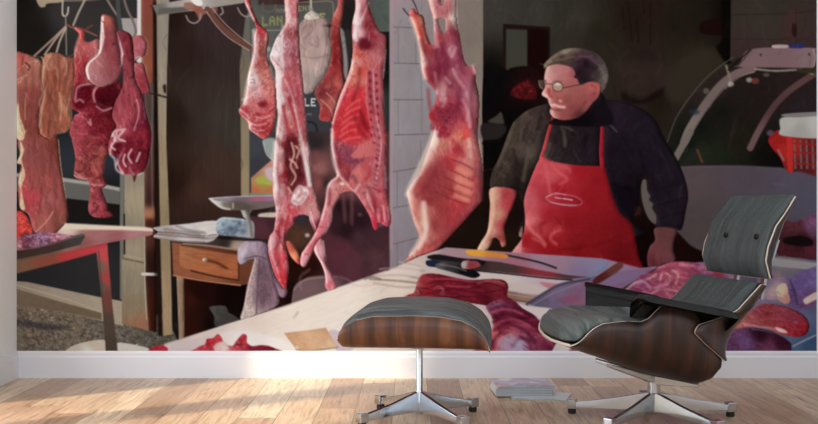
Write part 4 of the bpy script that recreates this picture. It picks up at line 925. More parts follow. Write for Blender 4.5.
P('coat', '484,70 497,67 507,70 511,68 524,66 536,69 542,80 546,96 545,130 520,140 503,150 484,142', '490,90,14,12,12 500,80,16,14,14 524,88,40,14,16 520,120,12,10,10', n=(3,5,0,.2))
P('coat', '510,92 516,86 527,80 534,86 536,98 524,99 512,96', (96,20,24), n=(2,3,40,.4), dark=((40,8,10),.7,.5,2,3,30), soft=3)
P('back', '488,122 496,116 501,112 503,118 503,124', (72,66,56), soft=2); P('back', '482,124 506,126 500,138 484,140', (44,36,36), soft=2); P(None, '484,141 500,139 500,143 484,145', (18,12,12))
L(None, '485,170 498,168', 2, (50,26,20), a=.7, soft=2)
# display case
P('case', '668,142 676,120 690,98 710,78 738,58 815,60 830,62 830,180 760,167 678,167', '690,110,38,34,30 700,100,48,38,34 720,85,50,38,34 720,110,26,24,20 740,100,36,28,26 760,100,38,30,28 740,140,36,32,22 790,90,44,32,32 800,110,44,34,38 720,155,34,38,26 770,155,18,16,14 700,155,40,44,34 690,140,26,28,22 700,125,24,24,20', sm=False, n=(4,4,0,.1))
L('arm', '667,142 676,118 690,97 708,76 733,57', 1.0, (92,88,76), a=.9); L(None, '735,120 728,150', 2, (66,50,44), a=.5, soft=3)
L('arm', '684,142 690,128 704,106 720,86 736,74 752,69', 8.2, '688,130,126,112,104 710,98,116,98,92 745,70,120,96,94', soft=1.3); L(None, '688,142 694,130 708,108 724,89 740,77 754,72', 1.0, (158,140,128), a=.5)
L('arm', '673,162 680,150 690,132', 7.0, (118,106,98), soft=1.4)
L('arm', '750,148 760,128 774,106 790,90 814,74', 6.4, '755,140,112,84,82 775,106,88,62,60 805,80,92,66,62', soft=1.4)
for s in ('726,66 730,80 729,86',): L(None, s, 2.4, (128,118,104), soft=1.6)
E(None, 730.5, 84, 3, 2.6, (170,160,148), soft=1.5, a=.8); E(None, 706, 91, 3, 3, (110,104,86), a=.7, soft=2); E(None, 749, 80, 3, 2.4, (176,160,150), a=.8, soft=2); E(None, 755, 81, 4, 3, (130,60,46), a=.7, soft=2); E(None, 766, 75, 3, 2, (120,104,76), a=.7, soft=2); E(None, 694, 112, 5, 3, (44,50,68), a=.7, soft=3)
L(None, '697,150 702,162', 1.8, (130,70,46), a=.8)
L(None, '755,69 775,71 800,70 812,74', 2.2, (150,142,122), a=.8); P(None, '797,69 815,69 815,73 800,73', (54,48,30), soft=2)
P('case', '737,66 740,63 752,49 812,48 815,52 814,66 805,68 740,67', '745,60,126,98,100 780,58,124,96,98 810,58,130,104,106', soft=1.2); L(None, '738,66 752,49', 1.0, (50,40,38), a=.7); L(None, '813,50 815,56 814,66', 1.2, (170,150,144), a=.8)
L(None, '728,70 737,62 750,50', 1.2, (26,20,18)); P('case', '773,45 787,45 787,48 773,48', (176,150,148)); P('case', '790,45 803,44 803,48 790,48', (40,42,96)); E(None, 760.5, 55, 1.3, 1.3, (80,50,50)); E(None, 809, 54.5, 1.3, 1.3, (80,50,50))
P('panel', '676,167 700,166 740,166 780,168 800,171 830,176 830,262 780,256 700,255 684,244 676,238', '690,180,92,76,78 700,220,84,72,72 750,180,86,74,82 790,190,86,78,92 815,200,84,80,94 815,240,80,72,84', sm=False, n=(6,6,0,.03)); L(None, '676,167 740,166 790,169 818,174', 1.2, (120,100,108), a=.5, soft=2); L(None, '774,184 784,185', 1.5, (106,100,110), a=.6, soft=2)
P('back', '672,230 690,245 704,252 720,258 718,264 672,262', (30,12,10), soft=2)
P('crate', '768,142 774,132 784,130 830,130 830,175 800,172 786,170 780,158', '775,142,156,20,16 790,150,176,30,22 810,150,110,24,26 800,168,90,30,34', n=(3,3,0,.15))
for x in (794, 800, 806, 812): L(None, [(x, 141), (x+1, 168)], 2.2, (112,100,100), a=.8, soft=1.3)
for y in (143, 152, 163): L('crate', [(786, y), (820, y+2)], 1.8, (150,26,24), a=.9)
L('crate', '789,138 790,170', 5.5, (186,34,24)); L(None, '778,150 783,160', 2.2, (150,120,120), a=.8, soft=1.6); E(None, 770, 133, 3.5, 3, (90,70,80), soft=2)
P('roll', '781,118 800,117 830,115 830,137 783,136 780,128', '790,122,176,172,164 800,130,160,156,148 815,125,182,176,170', soft=1.2); P('roll', '784,114 818,112 818,116 786,117', (128,120,116)); 

# the man
P('jacket', '549,103 538,106 525,112 514,122 508,134 503,148 498,160 492,172 490,187 500,190 514,190 520,196 524,214 527,240 640,236 632,222 638,206 641,184 650,200 655,214 656,228 676,230 682,228 686,208 688,196 685,180 677,160 664,138 655,120 640,108 618,101 602,99 590,92 560,92', '520,125,64,50,44 530,120,74,60,54 545,112,50,36,34 515,145,72,60,50 505,165,70,58,48 497,180,52,42,34 520,170,24,16,16 515,185,18,12,12 530,150,84,74,64 540,140,60,50,46 560,135,40,30,30 575,130,28,20,26 590,140,26,18,28 620,120,32,24,36 640,130,30,22,32 620,150,20,14,22 650,160,28,20,30 670,190,28,20,30 640,180,16,10,14 670,215,30,22,34 680,195,32,24,34 620,200,22,16,24 585,115,26,18,24 560,120,30,22,24', soft=1.3, n=(5,8,25,.1))
for s, w_, c in (('514,122 506,145 498,165', 3, (92,78,66)), ('524,114 520,128 524,136', 2, (84,70,62)), ('530,120 525,132 523,140', 2.4, (30,20,20)), ('541,114 537,130 533,142', 2.5, (34,24,24)), ('500,160 508,166 510,172', 1.6, (86,72,60)), ('496,170 505,177', 1.6, (84,70,58)), ('528,150 526,165 523,180', 4, (96,86,74)), ('535,150 530,158', 2, (100,88,78)), ('561,124 564,134 565,146', 3.4, (112,98,88)), ('550,144 546,155', 3, (110,98,86)), ('574,152 580,162', 2.4, (66,58,56)), ('513,150 518,166', 2.4, (26,18,18)), ('640,150 645,175', 3, (14,8,12)), ('655,190 684,182', 1.2, (14,8,12)), ('658,205 686,198', 1.4, (14,8,12)), ('660,218 684,212', 1.2, (14,8,12)), ('660,150 672,178', 3, (40,30,40)), ('607,170 630,175', 1.4, (14,8,14)), ('612,184 630,190', 2, (14,8,14))): L(None, s, w_, c, a=.75, soft=2.4, clip=('jacket',))
L(None, '605,123 611,126 617,132', 1.5, (92,80,88), a=.9); L(None, '556,120 564,126 572,130', 2.2, (132,112,96), a=.7, soft=1.6); L(None, '566,126 575,131', 1, (60,44,40))
P('panel', '642,181 646,180 647,190 650,196 649,200 653,204 652,208 656,216 655,224 648,218 643,205 641,192', (104,92,86)); P(None, '635,206 641,208 640,214 634,216', (80,40,30), a=.6, soft=2)
P('handl', '491,188 515,190 513,205 508,216 504,228 505,236 506,244 502,247 499,240 494,238 490,246 484,252 477,251 481,242 487,232 489,220 490,205', '493,195,216,160,130 508,195,176,60,66 511,205,196,56,70 496,215,210,150,120 503,225,186,60,70 492,230,214,150,128 482,247,226,176,150 500,240,150,60,56 503,245,206,120,100', n=(2,3,20,.07))
L(None, '493,190 493,215 488,234 480,248', 3.0, (234,196,164), a=.7, soft=3, clip=('handl',)); L(None, '494,238 491,246 486,251', 1.2, (60,24,20), a=.6)
P('handr', '655,228 676,229 674,240 673,250 675,260 668,266 660,270 652,269 648,266 647,256 650,246 655,240', '665,233,108,64,62 665,245,112,66,66 658,255,124,66,70 670,258,118,66,72 651,262,110,48,56', n=(3,3,0,.06), soft=1.4)
for s in ('654,254 653,266', '661,256 661,268'): L(None, s, .9, (70,34,38), a=.5)
P('apron', '541,157 552,161 575,165 600,166 604,166 608,180 613,198 620,213 631,223 635,238 638,255 640,272 590,272 505,266 512,252 522,238 525,220 524,200 530,180', '545,165,206,76,84 552,175,206,80,88 560,165,206,70,78 580,170,166,10,28 600,180,150,8,24 530,200,206,92,100 545,195,190,50,62 560,190,168,14,32 590,200,152,6,22 530,220,220,110,112 540,230,196,60,68 550,215,170,24,40 570,220,146,8,22 600,230,136,8,20 525,240,166,10,26 545,245,156,8,22 580,250,136,8,18 620,250,116,8,18 625,225,128,8,20 555,250,150,8,22 514,250,206,130,130', soft=1.2, n=(8,3,10,.05))
P(None, '522,226 514,248 512,256 520,256 522,240', (222,146,142), soft=1.5, a=.8, clip=('apron','jacket'))
for s, w_, c in (('551,163 558,172 567,179 560,184', 2.6, (222,98,106)), ('556,165 568,168 570,172', 2.4, (214,90,98)), ('545,165 548,180 550,195', 2.6, (214,100,106)), ('527,222 531,230 540,238 545,244', 3.4, (226,128,122)), ('560,230 552,234 551,240 556,244', 3.2, (226,110,100)), ('532,238 540,242 545,247', 1.4, (224,140,130)), ('566,180 560,190 556,195', 1.5, (200,70,76)), ('545,222 540,226 541,232', 4, (150,16,34)), ('556,218 562,224 566,228', 3, (140,10,26)), ('560,250 600,244 625,232', 3, (116,6,16)), ('600,262 632,258', 3, (104,6,16))): L(None, s, w_, c, a=.6, soft=2.6, clip=('apron',))
L('apron', '553,117 549,130 545,145 541,158', (3.0, 3.6), '551,120,206,40,44 543,150,214,70,76'); L('apron', '601,108 602,130 601,150 602,167', (3.4, 4.4), (176,14,38)); L(None,'603.5,108 604,165',.8,(110,8,24),a=.6)
L('badge', [(564+18*math.cos(t)*0.995-6*math.sin(t)*0.13, 200+18*math.cos(t)*0.13+5.4*math.sin(t)) for t in np.linspace(0, 2*math.pi, 26)], 1.1, (206,150,164), a=.6, soft=1.3)
L(None, '546,197 555,193 566,195', 1.0, (226,170,176), a=.7)
for s in ('555,197.5 558,198 561,198.4', '563,198.6 567,199.2', '568.5,199.4 572,200'): L(None, s, 1.5, (220,180,190), a=.85, soft=.8)
L(None, '550,202.5 565,204.6 576,205', 1.2, (206,150,160), a=.8)
P(None, '514,120 545,104 552,118 545,140 535,160 525,200 518,188 490,188 498,160', (90,74,66), a=.32, soft=5, clip=('jacket',), n=(2.5,6,25,.5))
P(None, '604,102 640,110 662,138 686,180 686,210 676,230 656,226 636,190 612,180 604,150', (58,44,52), a=.28, soft=6, clip=('jacket',), n=(4,6,-30,.4))
P(None, '553,120 600,108 600,162 545,156', (54,42,44), a=.4, soft=5, clip=('jacket',), n=(3,6,20,.5))
O(535, 45, 5.3)
P('jacket', '110,385 160,392 230,370 300,310 345,255 375,300 400,424 90,424', '130,410,26,18,20 250,380,18,12,16 350,320,26,20,26', soft=2)
P('man', '68,112 120,100 190,115 222,160 240,208 285,195 335,200 345,228 334,275 305,305 270,350 232,380 200,392 150,398 105,388 80,365 78,345 84,330 74,312 66,285 44,272 36,258 52,222 48,190 52,150', '70,140,210,156,150 110,140,190,126,122 160,150,190,112,112 200,150,170,90,90 60,180,220,160,152 55,230,220,150,140 42,262,244,206,196 70,250,196,100,90 60,275,224,160,150 100,250,176,84,78 150,240,172,100,94 120,290,160,80,74 170,290,150,76,72 200,230,162,92,86 230,260,160,88,82 250,300,150,76,74 200,340,140,68,66 150,370,150,74,70 90,370,214,150,140 85,345,226,160,150 120,350,170,90,84 300,230,190,96,92 320,210,176,84,80 320,250,166,80,78 300,280,156,76,74 230,370,90,44,44', n=(2.4,2.4,0,.06))
for s, w_, c, a_ in (('66,118 58,150 56,185', 3.4, (232,190,180), .5), ('62,268 75,285 76,310', 3, (240,190,180), .6), ('48,238 40,262 58,272', 2.4, (238,196,182), .6), ('80,322 100,318 125,326 155,330', 2.2, (244,190,178), .95), ('130,295 138,299', 2.2, (232,160,150), .8), ('85,338 110,344 140,345', 1.5, (120,54,54), .8), ('88,356 92,375 100,388', 3, (240,186,176), .6), ('95,200 110,192 135,196', 1.6, (96,54,50), .6), ('40,190 55,190', 1.4, (80,40,40), .7), ('72,235 76,268 90,275', 2.4, (150,56,52), .7), ('300,215 320,220 322,250 306,262', 1.6, (130,52,52), .7), ('312,210 330,222 326,250', 1.4, (214,120,112), .6), ('270,300 235,345 190,385', 2.4, (110,56,54), .5)): L(None, s, w_, c, a=a_, soft=2.2, clip=('man',))
P('glass', '92,205 115,197 140,205 148,225 138,243 112,245 96,235', (176,166,146), a=.62, soft=2); P('glass', '22,192 45,192 48,215 40,232 26,218', (110,92,84), a=.7, soft=2)
E(None, 120, 208, 14, 8, (226,216,196), a=.8, soft=2)
L('glass', '92,208 96,235 112,245 138,243 148,225 142,206 115,197 92,208 60,206 48,214', .8, (92,64,54), soft=.9); L('glass', '20,190 26,220 40,232', 1.0, (150,120,100)); L('glass', '20,190 48,190 58,205', .8, (110,80,66)); L('glass', '146,228 190,220 238,210', 1.0, (96,48,46))
P('hair', '26,98 45,104 60,88 90,60 140,28 200,17 270,24 330,48 370,96 387,160 378,212 352,252 346,215 330,198 285,195 262,205 238,210 222,180 205,172 212,150 190,118 120,102 72,112 48,124 46,108', '35,100,150,130,110 70,95,128,108,92 110,70,108,90,74 160,30,150,132,110 200,20,130,112,96 140,70,70,56,48 180,90,84,66,60 210,60,74,50,52 230,90,60,36,50 270,100,34,18,26 240,140,44,24,34 260,180,40,28,32 300,60,76,56,60 330,80,80,66,66 360,130,98,86,82 370,180,104,94,88 355,225,96,84,78 320,160,70,56,54 310,120,40,28,34', n=(1.6,6,55,.16), soft=1.4)
for s, c in (('60,92 110,55 180,30', (170,150,126)), ('90,95 150,75 210,62', (130,104,92)), ('230,60 290,70 340,110', (104,70,84)), ('340,110 368,160 362,210', (126,114,106)), ('70,108 130,90 190,104', (60,44,40)), ('215,80 245,60 300,62', (110,80,88))): L(None, s, 1.6, c, a=.6, soft=2.4, clip=('hair',))

# counter and everything on it
O(0, 0, 1)
P('counter', '140,360 150,352 165,344.5 225,325 286,306 358,281 386,271.5 405,263 420,256 446,247.5 505,252 560,256 605,259 640,268 700,262 830,262 830,380 140,380', '170,346,214,196,190 210,332,222,204,196 260,318,232,214,202 300,320,238,224,210 350,300,240,226,212 330,330,240,226,214 400,285,226,208,192 440,265,206,190,180 400,270,216,198,184 450,256,170,140,150 500,300,220,200,196 560,300,170,140,160 600,300,150,120,150 650,290,150,110,140 740,300,130,110,140 800,300,120,110,140 570,348,214,200,200 700,350,120,110,130 250,345,240,232,226', sm=False, n=(14,2,-20,.02))
L(None, '165,344 286,305.5 358,280.5 386,271', 1.1, (246,232,220), a=.6); L(None, '352,284 362,286 380,283', 1.5, (226,170,160), a=.5, soft=2); L(None, '294,318 298,312', 1.4, (170,140,120), a=.6, soft=2)
for s, c in (('370,279 400,281 425,284', (120,96,90)), ('372,276 400,275 418,278', (150,126,120)), ('380,269 402,268 424,271', (176,150,140)), ('400,262 420,266', (190,166,158)), ('374,283 400,287 414,287', (176,150,138))): L(None, s, 1.7, c, a=.7, soft=2)
P('wrap', '372,276 390,270 410,265 420,268 416,274 400,279', (224,206,196), a=.5, soft=2)
L(None, '380,279 372,277 365,279', 2, (110,90,86), a=.6, soft=2)
# boards, tray, knives
P('mat', '446,247.5 505,252 560,255.5 602,258.5 608,263 604,268 588,277 570,280 500,272 430,266 432,258', '450,252,176,140,146 520,262,170,110,126 560,262,166,128,144 595,262,150,130,156 600,268,130,138,170 580,274,140,120,150 540,258,170,132,150', sm=False, soft=1.3); L(None, '608,263 602,270 586,278', 2.4, (122,132,160), a=.8, soft=1.6)
P('wrap', '470,270 500,273 560,280 572,280 560,285 540,290 500,284 480,280', '500,276,214,196,190 550,282,206,180,184', soft=1.3)
P('wrap', '505,283 530,284 548,289 560,291 545,295 520,292 506,290', (212,190,184)); P(None, '505,291 525,294 540,298 530,303 506,300', '510,294,150,110,96 525,298,160,124,110', soft=2); L(None, '507,294 535,298', 1, (216,180,160), a=.6); L(None, '508,299 530,302', 1, (90,50,44), a=.6)
P(None, '540,282 560,284 575,283 560,290 548,288', (200,110,124), a=.8, soft=2)
P('tray2', '528,304 548,290 566,282 590,278 615,272 660,268 700,290 690,320 640,320 590,311 545,309', '535,302,104,96,118 560,290,130,108,136 575,296,142,100,130 590,300,150,104,128 620,290,140,104,136 640,275,130,92,120 560,303,126,104,136', sm=False, soft=1.4, n=(5,3,-20,.08)); L(None, '527,304 546,292 562,284 590,279 604,276', 2.6, (78,72,92), soft=1.8); L(None, '531,306 552,294 580,283', 1.2, (150,140,160), a=.7)
P(None, '560,298 575,296 580,300 565,303', (170,70,100), a=.5, soft=3); P('wrap', '508,303 528,306 552,309 545,318 535,318 520,312', (224,206,200), soft=1.4)
P('tray2', '590,279 600,276 622,272 645,270 640,280 612,284 600,290', (138,112,146), a=.8, soft=2); L(None, '608,300 625,288 645,276 665,264', 2.4, (50,36,42), soft=1.6); L(None, '600,306 625,292 655,277 668,266', 1.2, (150,130,150), a=.6)
P('knife', '592,282 596,277 606,270 615,264 621,262 623,266 617,272 606,279 597,284', '600,278,90,36,34 615,268,110,62,50', soft=1.4)
P('knife', '430,258 452,257 500,262 540,270 568,275 587,277 570,279 500,272 440,268', '440,262,70,54,54 500,268,80,60,56 545,273,150,50,60 570,276,90,60,66 475,265,60,46,44', sm=False, soft=1.3); L(None, '445,268 500,273 545,278 572,280', 1.2, (30,22,24)); L(None, '506,255 530,260 545,264 556,268', 2.0, (54,40,44)); L(None, '505,257 530,263 552,268', .8, (150,110,120), a=.6)
P('handle', '466,250.5 474,249.6 490,251.5 505,254 508,256 505,258.6 490,257 472,256 466,253', '475,252,232,164,50 495,255,214,134,40', soft=1.1)
P('tool', '428,256 440,254.5 470,260 484,261 483,265 470,264 450,261 430,259', (34,28,32)); P('tool', '426,261 434,260 442,263 440,267 428,266', (32,40,62)); P('tool', '436,264 446,262 462,265 474,270 480,275 474,278 462,275 448,271 437,268', '440,265,96,92,90 450,268,60,58,60 465,272,24,22,24 476,276,20,20,22'); L(None, '440,264.5 455,267 466,271', 1, (150,146,140), a=.7)
P('tool', '462,262 470,260 478,262 480,266 470,269 462,268', '470,265,150,44,52 464,264,190,180,176'); L('tool', '470,260 478,260 484,263', 1.6, (30,26,28))
# meat on the counter
P('cut1', '404,300 407,295 414,292 418,280 424,274 438,274 452,277 470,280 490,279 503,280 508,286 507,296 512,300 505,308 490,306 470,303 440,301', '410,297,206,110,100 418,288,216,120,110 425,278,200,70,80 428,290,180,30,46 440,282,150,24,44 440,290,150,50,64 460,284,156,40,62 460,294,140,36,52 480,290,130,30,44 485,296,96,20,30 500,285,176,70,70 498,294,150,50,60 505,290,140,24,40', n=(6,1.8,8,.14), dark=((84,10,26),.5,.58,6,1.8,5), fat=((200,110,110),.35,.64,5,1.4,8), soft=1.3)
for s in ('420,279 417,288 421,297', '438,288 444,290 442,295', '478,283 492,280 505,284', '412,296 418,299'): L(None, s, 1.5, (230,160,146), a=.7, soft=1.6)
P('cut2', '486,306 500,299 514,301 522,308 534,315 540,322 546,330 560,340 562,352 540,362 470,362 480,345 492,330 492,318', '495,306,150,84,110 512,303,120,30,60 500,315,110,20,46 520,315,124,30,60 505,325,120,24,50 535,325,140,34,66 495,335,216,110,110 500,330,190,70,80 508,342,176,140,166 520,345,186,160,190 535,340,150,60,90 550,345,130,36,70 490,345,190,80,90 515,334,180,84,100', n=(4,2.4,25,.13), dark=((80,10,34),.5,.58,5,2.2,25), fat=((186,130,156),.4,.64,4,2,30), soft=1.4)
for s, c in (('488,309 500,304 512,306', (170,110,150)), ('493,322 510,319 530,318', (84,10,34)), ('500,326 520,325 540,330', (186,70,100)), ('496,350 502,338 512,334', (226,140,130)), ('520,336 530,345 530,352', (110,24,54))): L(None, s, 2, c, a=.7, soft=2.4)
P('wrap', '556,343 566,344 580,348 600,352 600,362 554,362', (222,208,206)); P('cut2', '572,348 600,350 610,362 570,362', (150,70,110), soft=2)
P('pile', '629,288 640,276 652,272 660,266 672,262 690,262 705,266 716,270 728,278 735,300 700,320 660,320 628,300', '650,270,170,70,90 665,268,176,76,96 680,270,190,90,110 695,272,160,70,100 705,275,150,90,130 715,275,150,50,76 640,290,150,76,110 655,290,170,84,116 670,285,186,96,116 690,285,170,76,104 640,280,140,80,120', n=(4,3,0,.16), dark=((110,30,56),.55,.57,3.5,3,0), fat=((220,160,180),.55,.62,3.5,2.6,0), soft=1.4)
for s in ('626,290 634,283 648,279 656,274', '660,280 663,272 670,276', '640,300 660,290 680,292', '672,270 678,274 676,282'): L(None, s, 2, (226,180,180), a=.7, soft=2)
P('cut3', '780,222 795,222 812,214 830,212 830,262 780,258', '795,228,92,44,52 800,240,40,20,24 812,225,120,76,110 790,250,76,30,36 810,250,84,34,46', n=(3,3,0,.2), soft=1.5); P(None, '784,238 800,236 812,240 810,246 786,244', (26,16,18), soft=2)
P('tray3', '745,258 780,256 830,262 830,380 690,380 730,320', '780,262,120,112,116 760,280,84,76,92 760,300,130,112,140 810,300,90,84,116 800,320,94,104,134 790,345,80,100,128 812,345,60,84,112 740,345,100,70,100', sm=False, n=(8,4,20,.05)); P(None, '760,257 830,265 830,271 760,264', (150,144,144), soft=1.4)
P('lumps', '758,276 772,270 782,275 790,278 800,272 830,266 830,306 812,306 800,310 785,304 770,300 757,296', '765,280,120,100,130 775,290,180,150,150 790,295,96,70,116 800,285,104,84,136 815,280,110,90,140 810,298,110,70,110', n=(4,4,0,.12), soft=1.4)
P('lumps', '776,290 780,284 786,284 788,292 790,300 786,304 779,300', '781,292,206,186,160 787,298,190,130,120', soft=1.3); P('lumps', '803,300 808,296 818,291 830,288 830,296 815,300 806,304', (206,180,170), soft=1.3); L(None, '790,280 795,295 797,304', 1.4, (50,26,60), a=.6, soft=2); E(None, 778, 274, 3, 3, (150,120,110), a=.6, soft=2)
P('steak', '736,322 752,310 762,304 778,305 795,310 806,318 809,326 806,334 796,337 780,334 765,328 748,327 730,330', '750,322,176,90,90 765,312,140,44,56 780,312,160,70,80 795,318,140,50,70 800,330,150,24,40 785,332,176,50,60 765,324,160,70,76 745,326,190,110,106', n=(5,2,25,.13), dark=((96,16,36),.45,.6,4,2,25), fat=((216,140,146),.4,.63,4,1.6,25), soft=1.3)
L(None, '745,324 770,328 785,331', 2.2, (216,150,146), a=.7, soft=2); P('steak', '775,327 783,329 787,333 779,332', (226,190,180), soft=1.5)
P('cut2', '730,332 750,328 770,331 785,338 791,346 780,356 700,362 715,345', '760,334,54,20,34 780,342,60,20,40 745,342,120,80,130 770,348,120,60,90 735,348,104,60,100', n=(3,3,0,.15), soft=1.4); L(None, '752,329 775,333 790,342', 1.2, (130,120,140), a=.6)
L(None, '793,346 805,340 820,333', 1.6, (150,156,170), a=.9)
# scraps and cardboard on the near corner
P('wrap', '165,346 190,340 218,333 245,331 285,340 310,350 330,362 140,362', '190,346,214,196,196 250,338,240,232,230 290,348,244,238,234', a=.7, soft=3)
P('scraps', '193,356 197,348 205,344 207,339 213,338 218,334 222,338 224,342 232,346 237,340 243,334 247,336 247,342 252,346 262,345 272,347 284,356', '200,348,190,60,74 210,342,180,30,46 218,337,200,50,60 224,346,226,196,190 236,344,196,70,80 244,338,200,50,64 255,348,140,24,50 270,350,130,24,50', n=(1.8,1.8,0,.2), dark=((110,8,28),.6,.57,2.4,2.4,30), fat=((236,180,176),.6,.62,2,2,0), soft=1.2)
P('scraps', '146,356 150,349 158,345 165,346 168,350 160,356', '155,350,180,40,60', n=(2,2,0,.2), soft=1.2); P(None, '214,346 220,342 228,344 226,350 216,351', (232,206,198), a=.8, soft=2)
P('wrap', '328,334 336,330 352,344 350,352 338,352', (196,176,190), a=.7, soft=2)
P('card', '284,333 305,330.5 326,327.5 331,336 338,346 320,350 300,351 296,349 290,341', '290,335,206,160,122 310,340,222,180,142 325,335,210,164,126 330,345,220,186,154 303,346,214,168,128', sm=False, n=(5,2,20,.07), soft=1.1); L(None, '296,349.5 310,351 338,347', 1.1, (140,110,96), a=.8); E(None, 297, 347.5, 2, 1.6, (230,200,170), soft=1)
# fine fibres, folds and glints that follow each figure
def ST(part, n, ang, ln=(3, 9), wd=(.5, 1.3), jit=22, amp=.28, bright=.5, a=.55, soft=1.1, warm=0):
    cells = np.argwhere(ID == part_id(part))
    if not len(cells): return
    rs = np.random.RandomState(len(part)*131+len(cells)); O(0, 0, 1)
    for k in range(n):
        y, x = cells[rs.randint(len(cells))]; c0 = CV[y, x].copy()
        px, py = PX0+(x+.5)/PS, PY0+(y+.5)/PS
        if py < -6: continue
        th = R(ang+rs.normal()*jit); l = rs.uniform(*ln); b = rs.uniform(-.35, .35)*l
        dx, dy = math.cos(th), math.sin(th)
        p = [(px-dx*l/2, py-dy*l/2), (px-dy*b, py+dx*b), (px+dx*l/2, py+dy*l/2)]
        if rs.rand() < bright: c = np.minimum(c0*(1+amp)+np.array((22, 14, 12))*(amp*2.2), 250)
        else: c = c0*(1-amp*1.15)
        L(None, p, (rs.uniform(*wd), rs.uniform(*wd)*.5), tuple(c), soft=soft, a=a*rs.uniform(.5, 1), clip=(part,))
O(380, 0)
P('pillar', '282,100 316,108 322,200 318,275 300,225 288,170', (146,134,132), soft=1.6); P('pillar', '352,118 388,112 396,150 386,205 362,165', (140,126,120), soft=1.6)
P(None, '610,950 634,1200 636,1290 600,1385 540,1482 500,1490 570,1330 590,1150', (120,64,62), a=.35, soft=6, clip=('c5',))
P(None, '500,350 590,480 600,700 590,842 560,842 560,600 500,440', (140,70,84), a=.35, soft=6, clip=('c5',))
for q in (('c5',260,75,(4,13)),('c4',190,80,(3,9)),('c2',200,85,(3,11)),('c1',80,80,(3,8)),('c3',60,75,(3,9)),('me',120,80,(3,10)),('mc',170,70,(2,7)),('ma',50,70,(3,7)),('mb',40,80,(4,9)),
          ('trip1',110,86,(5,16)),('trip2',90,80,(3,10)),('offal',60,0,(1.5,4)),('cut1',90,8,(3,10)),('cut2',110,25,(3,10)),('pile',120,0,(3,8)),('lumps',40,20,(3,8)),('steak',40,25,(3,9)),('scraps',40,-30,(1.5,5)),('towel',50,80,(4,12)),('cloth2',30,85,(5,14)),('cut3',14,0,(2,6))):
    ST(q[0], q[1], q[2], q[3])
ST('jacket', 120, 100, (4, 14), (.8, 2.2), 30, .3, .55, .5, 2.0); ST('apron', 60, 110, (5, 16), (1, 2.6), 40, .12, .5, .5, 2.6)
ST('hair', 60, 20, (3, 8), (.4, 1), 30, .25, .5, .5); ST('coat', 20, 90, (3, 8), (.8, 2), 30, .4, .5, .5, 2)
ST('counter', 120, -20, (8, 30), (.6, 1.8), 8, .05, .5, .5, 2); ST('papers', 14, 3, (6, 16), (.6, 1.2), 6, .12, .4, .6)
ST('gravel', 500, 15, (1, 3), (.6, 1.3), 40, .3, .5, .7, .9); ST('door', 70, 90, (10, 40), (.6, 1.6), 3, .12, .5, .5, 1.6); ST('post', 60, 90, (6, 24), (.5, 1.2), 3, .08, .4, .6)
ST('pillar', 40, 90, (8, 24), (1, 3), 20, .04, .5, .5, 3); ST('back', 120, 90, (6, 26), (1, 3), 35, .16, .5, .45, 3); ST('case', 60, -50, (4, 16), (.6, 1.6), 25, .22, .6, .5, 1.8)
ST('board', 40, 80, (3, 12), (.8, 2), 40, .12, .5, .5, 2); ST('drawer', 20, 10, (6, 20), (.5, 1), 4, .12, .4, .6); ST('man', 24, 60, (2, 6), (.6, 1.4), 60, .08, .5, .5, 1.8); ST('handl', 14, 80, (3, 8), (.6, 1.4), 15, .1, .5, .5, 1.8)

O(0, 0, 1)
P(None, '404,296 420,272 510,278 515,308 440,302', (96,10,32), a=.42, soft=3, clip=('cut1',), n=(7,1.6,8,.7))
for q in ('428,283 450,281 476,284', '432,292 455,289 480,293 500,290', '440,297 470,297', '415,286 421,292 418,298', '484,283 500,286 506,292'): L(None, q, 1.3, (84,8,26), a=.6, soft=1.6, clip=('cut1',))
for q in ('430,279 455,279 472,282', '446,286 470,287', '485,281 500,282', '434,289 438,286 443,289 440,294'): L(None, q, 1.0, (206,96,104), a=.6, soft=1.4, clip=('cut1',))
for q in ('490,309 505,305 520,309 533,317', '492,318 510,314 528,322 540,330', '494,330 508,324 524,330 535,342', '512,346 520,338 530,340', '490,350 495,338 504,332'): L(None, q, 3.2, (72,8,34), a=.5, soft=3, clip=('cut2',))
for q in ('492,312 508,309 522,314', '500,336 508,330 518,334', '498,322 514,319 530,326', '538,334 550,342 556,350', '505,350 512,340'): L(None, q, 1.4, (206,110,134), a=.6, soft=2, clip=('cut2',))
P(None, '500,340 512,334 522,342 520,352 500,352', (196,180,200), a=.5, soft=5, clip=('cut2',))
for q in ('640,276 652,284 664,280', '650,268 662,272 676,268 690,272', '636,292 650,296 664,290 680,296', '690,266 700,274 712,276', '668,286 676,280 690,282'): L(None, q, 2.6, (120,36,66), a=.5, soft=3, clip=('pile',))
for q in ('645,272 656,268 664,266', '655,288 668,284', '680,264 694,266', '634,284 644,282 650,288'): L(None, q, 2.2, (224,160,176), a=.6, soft=2.4, clip=('pile',))
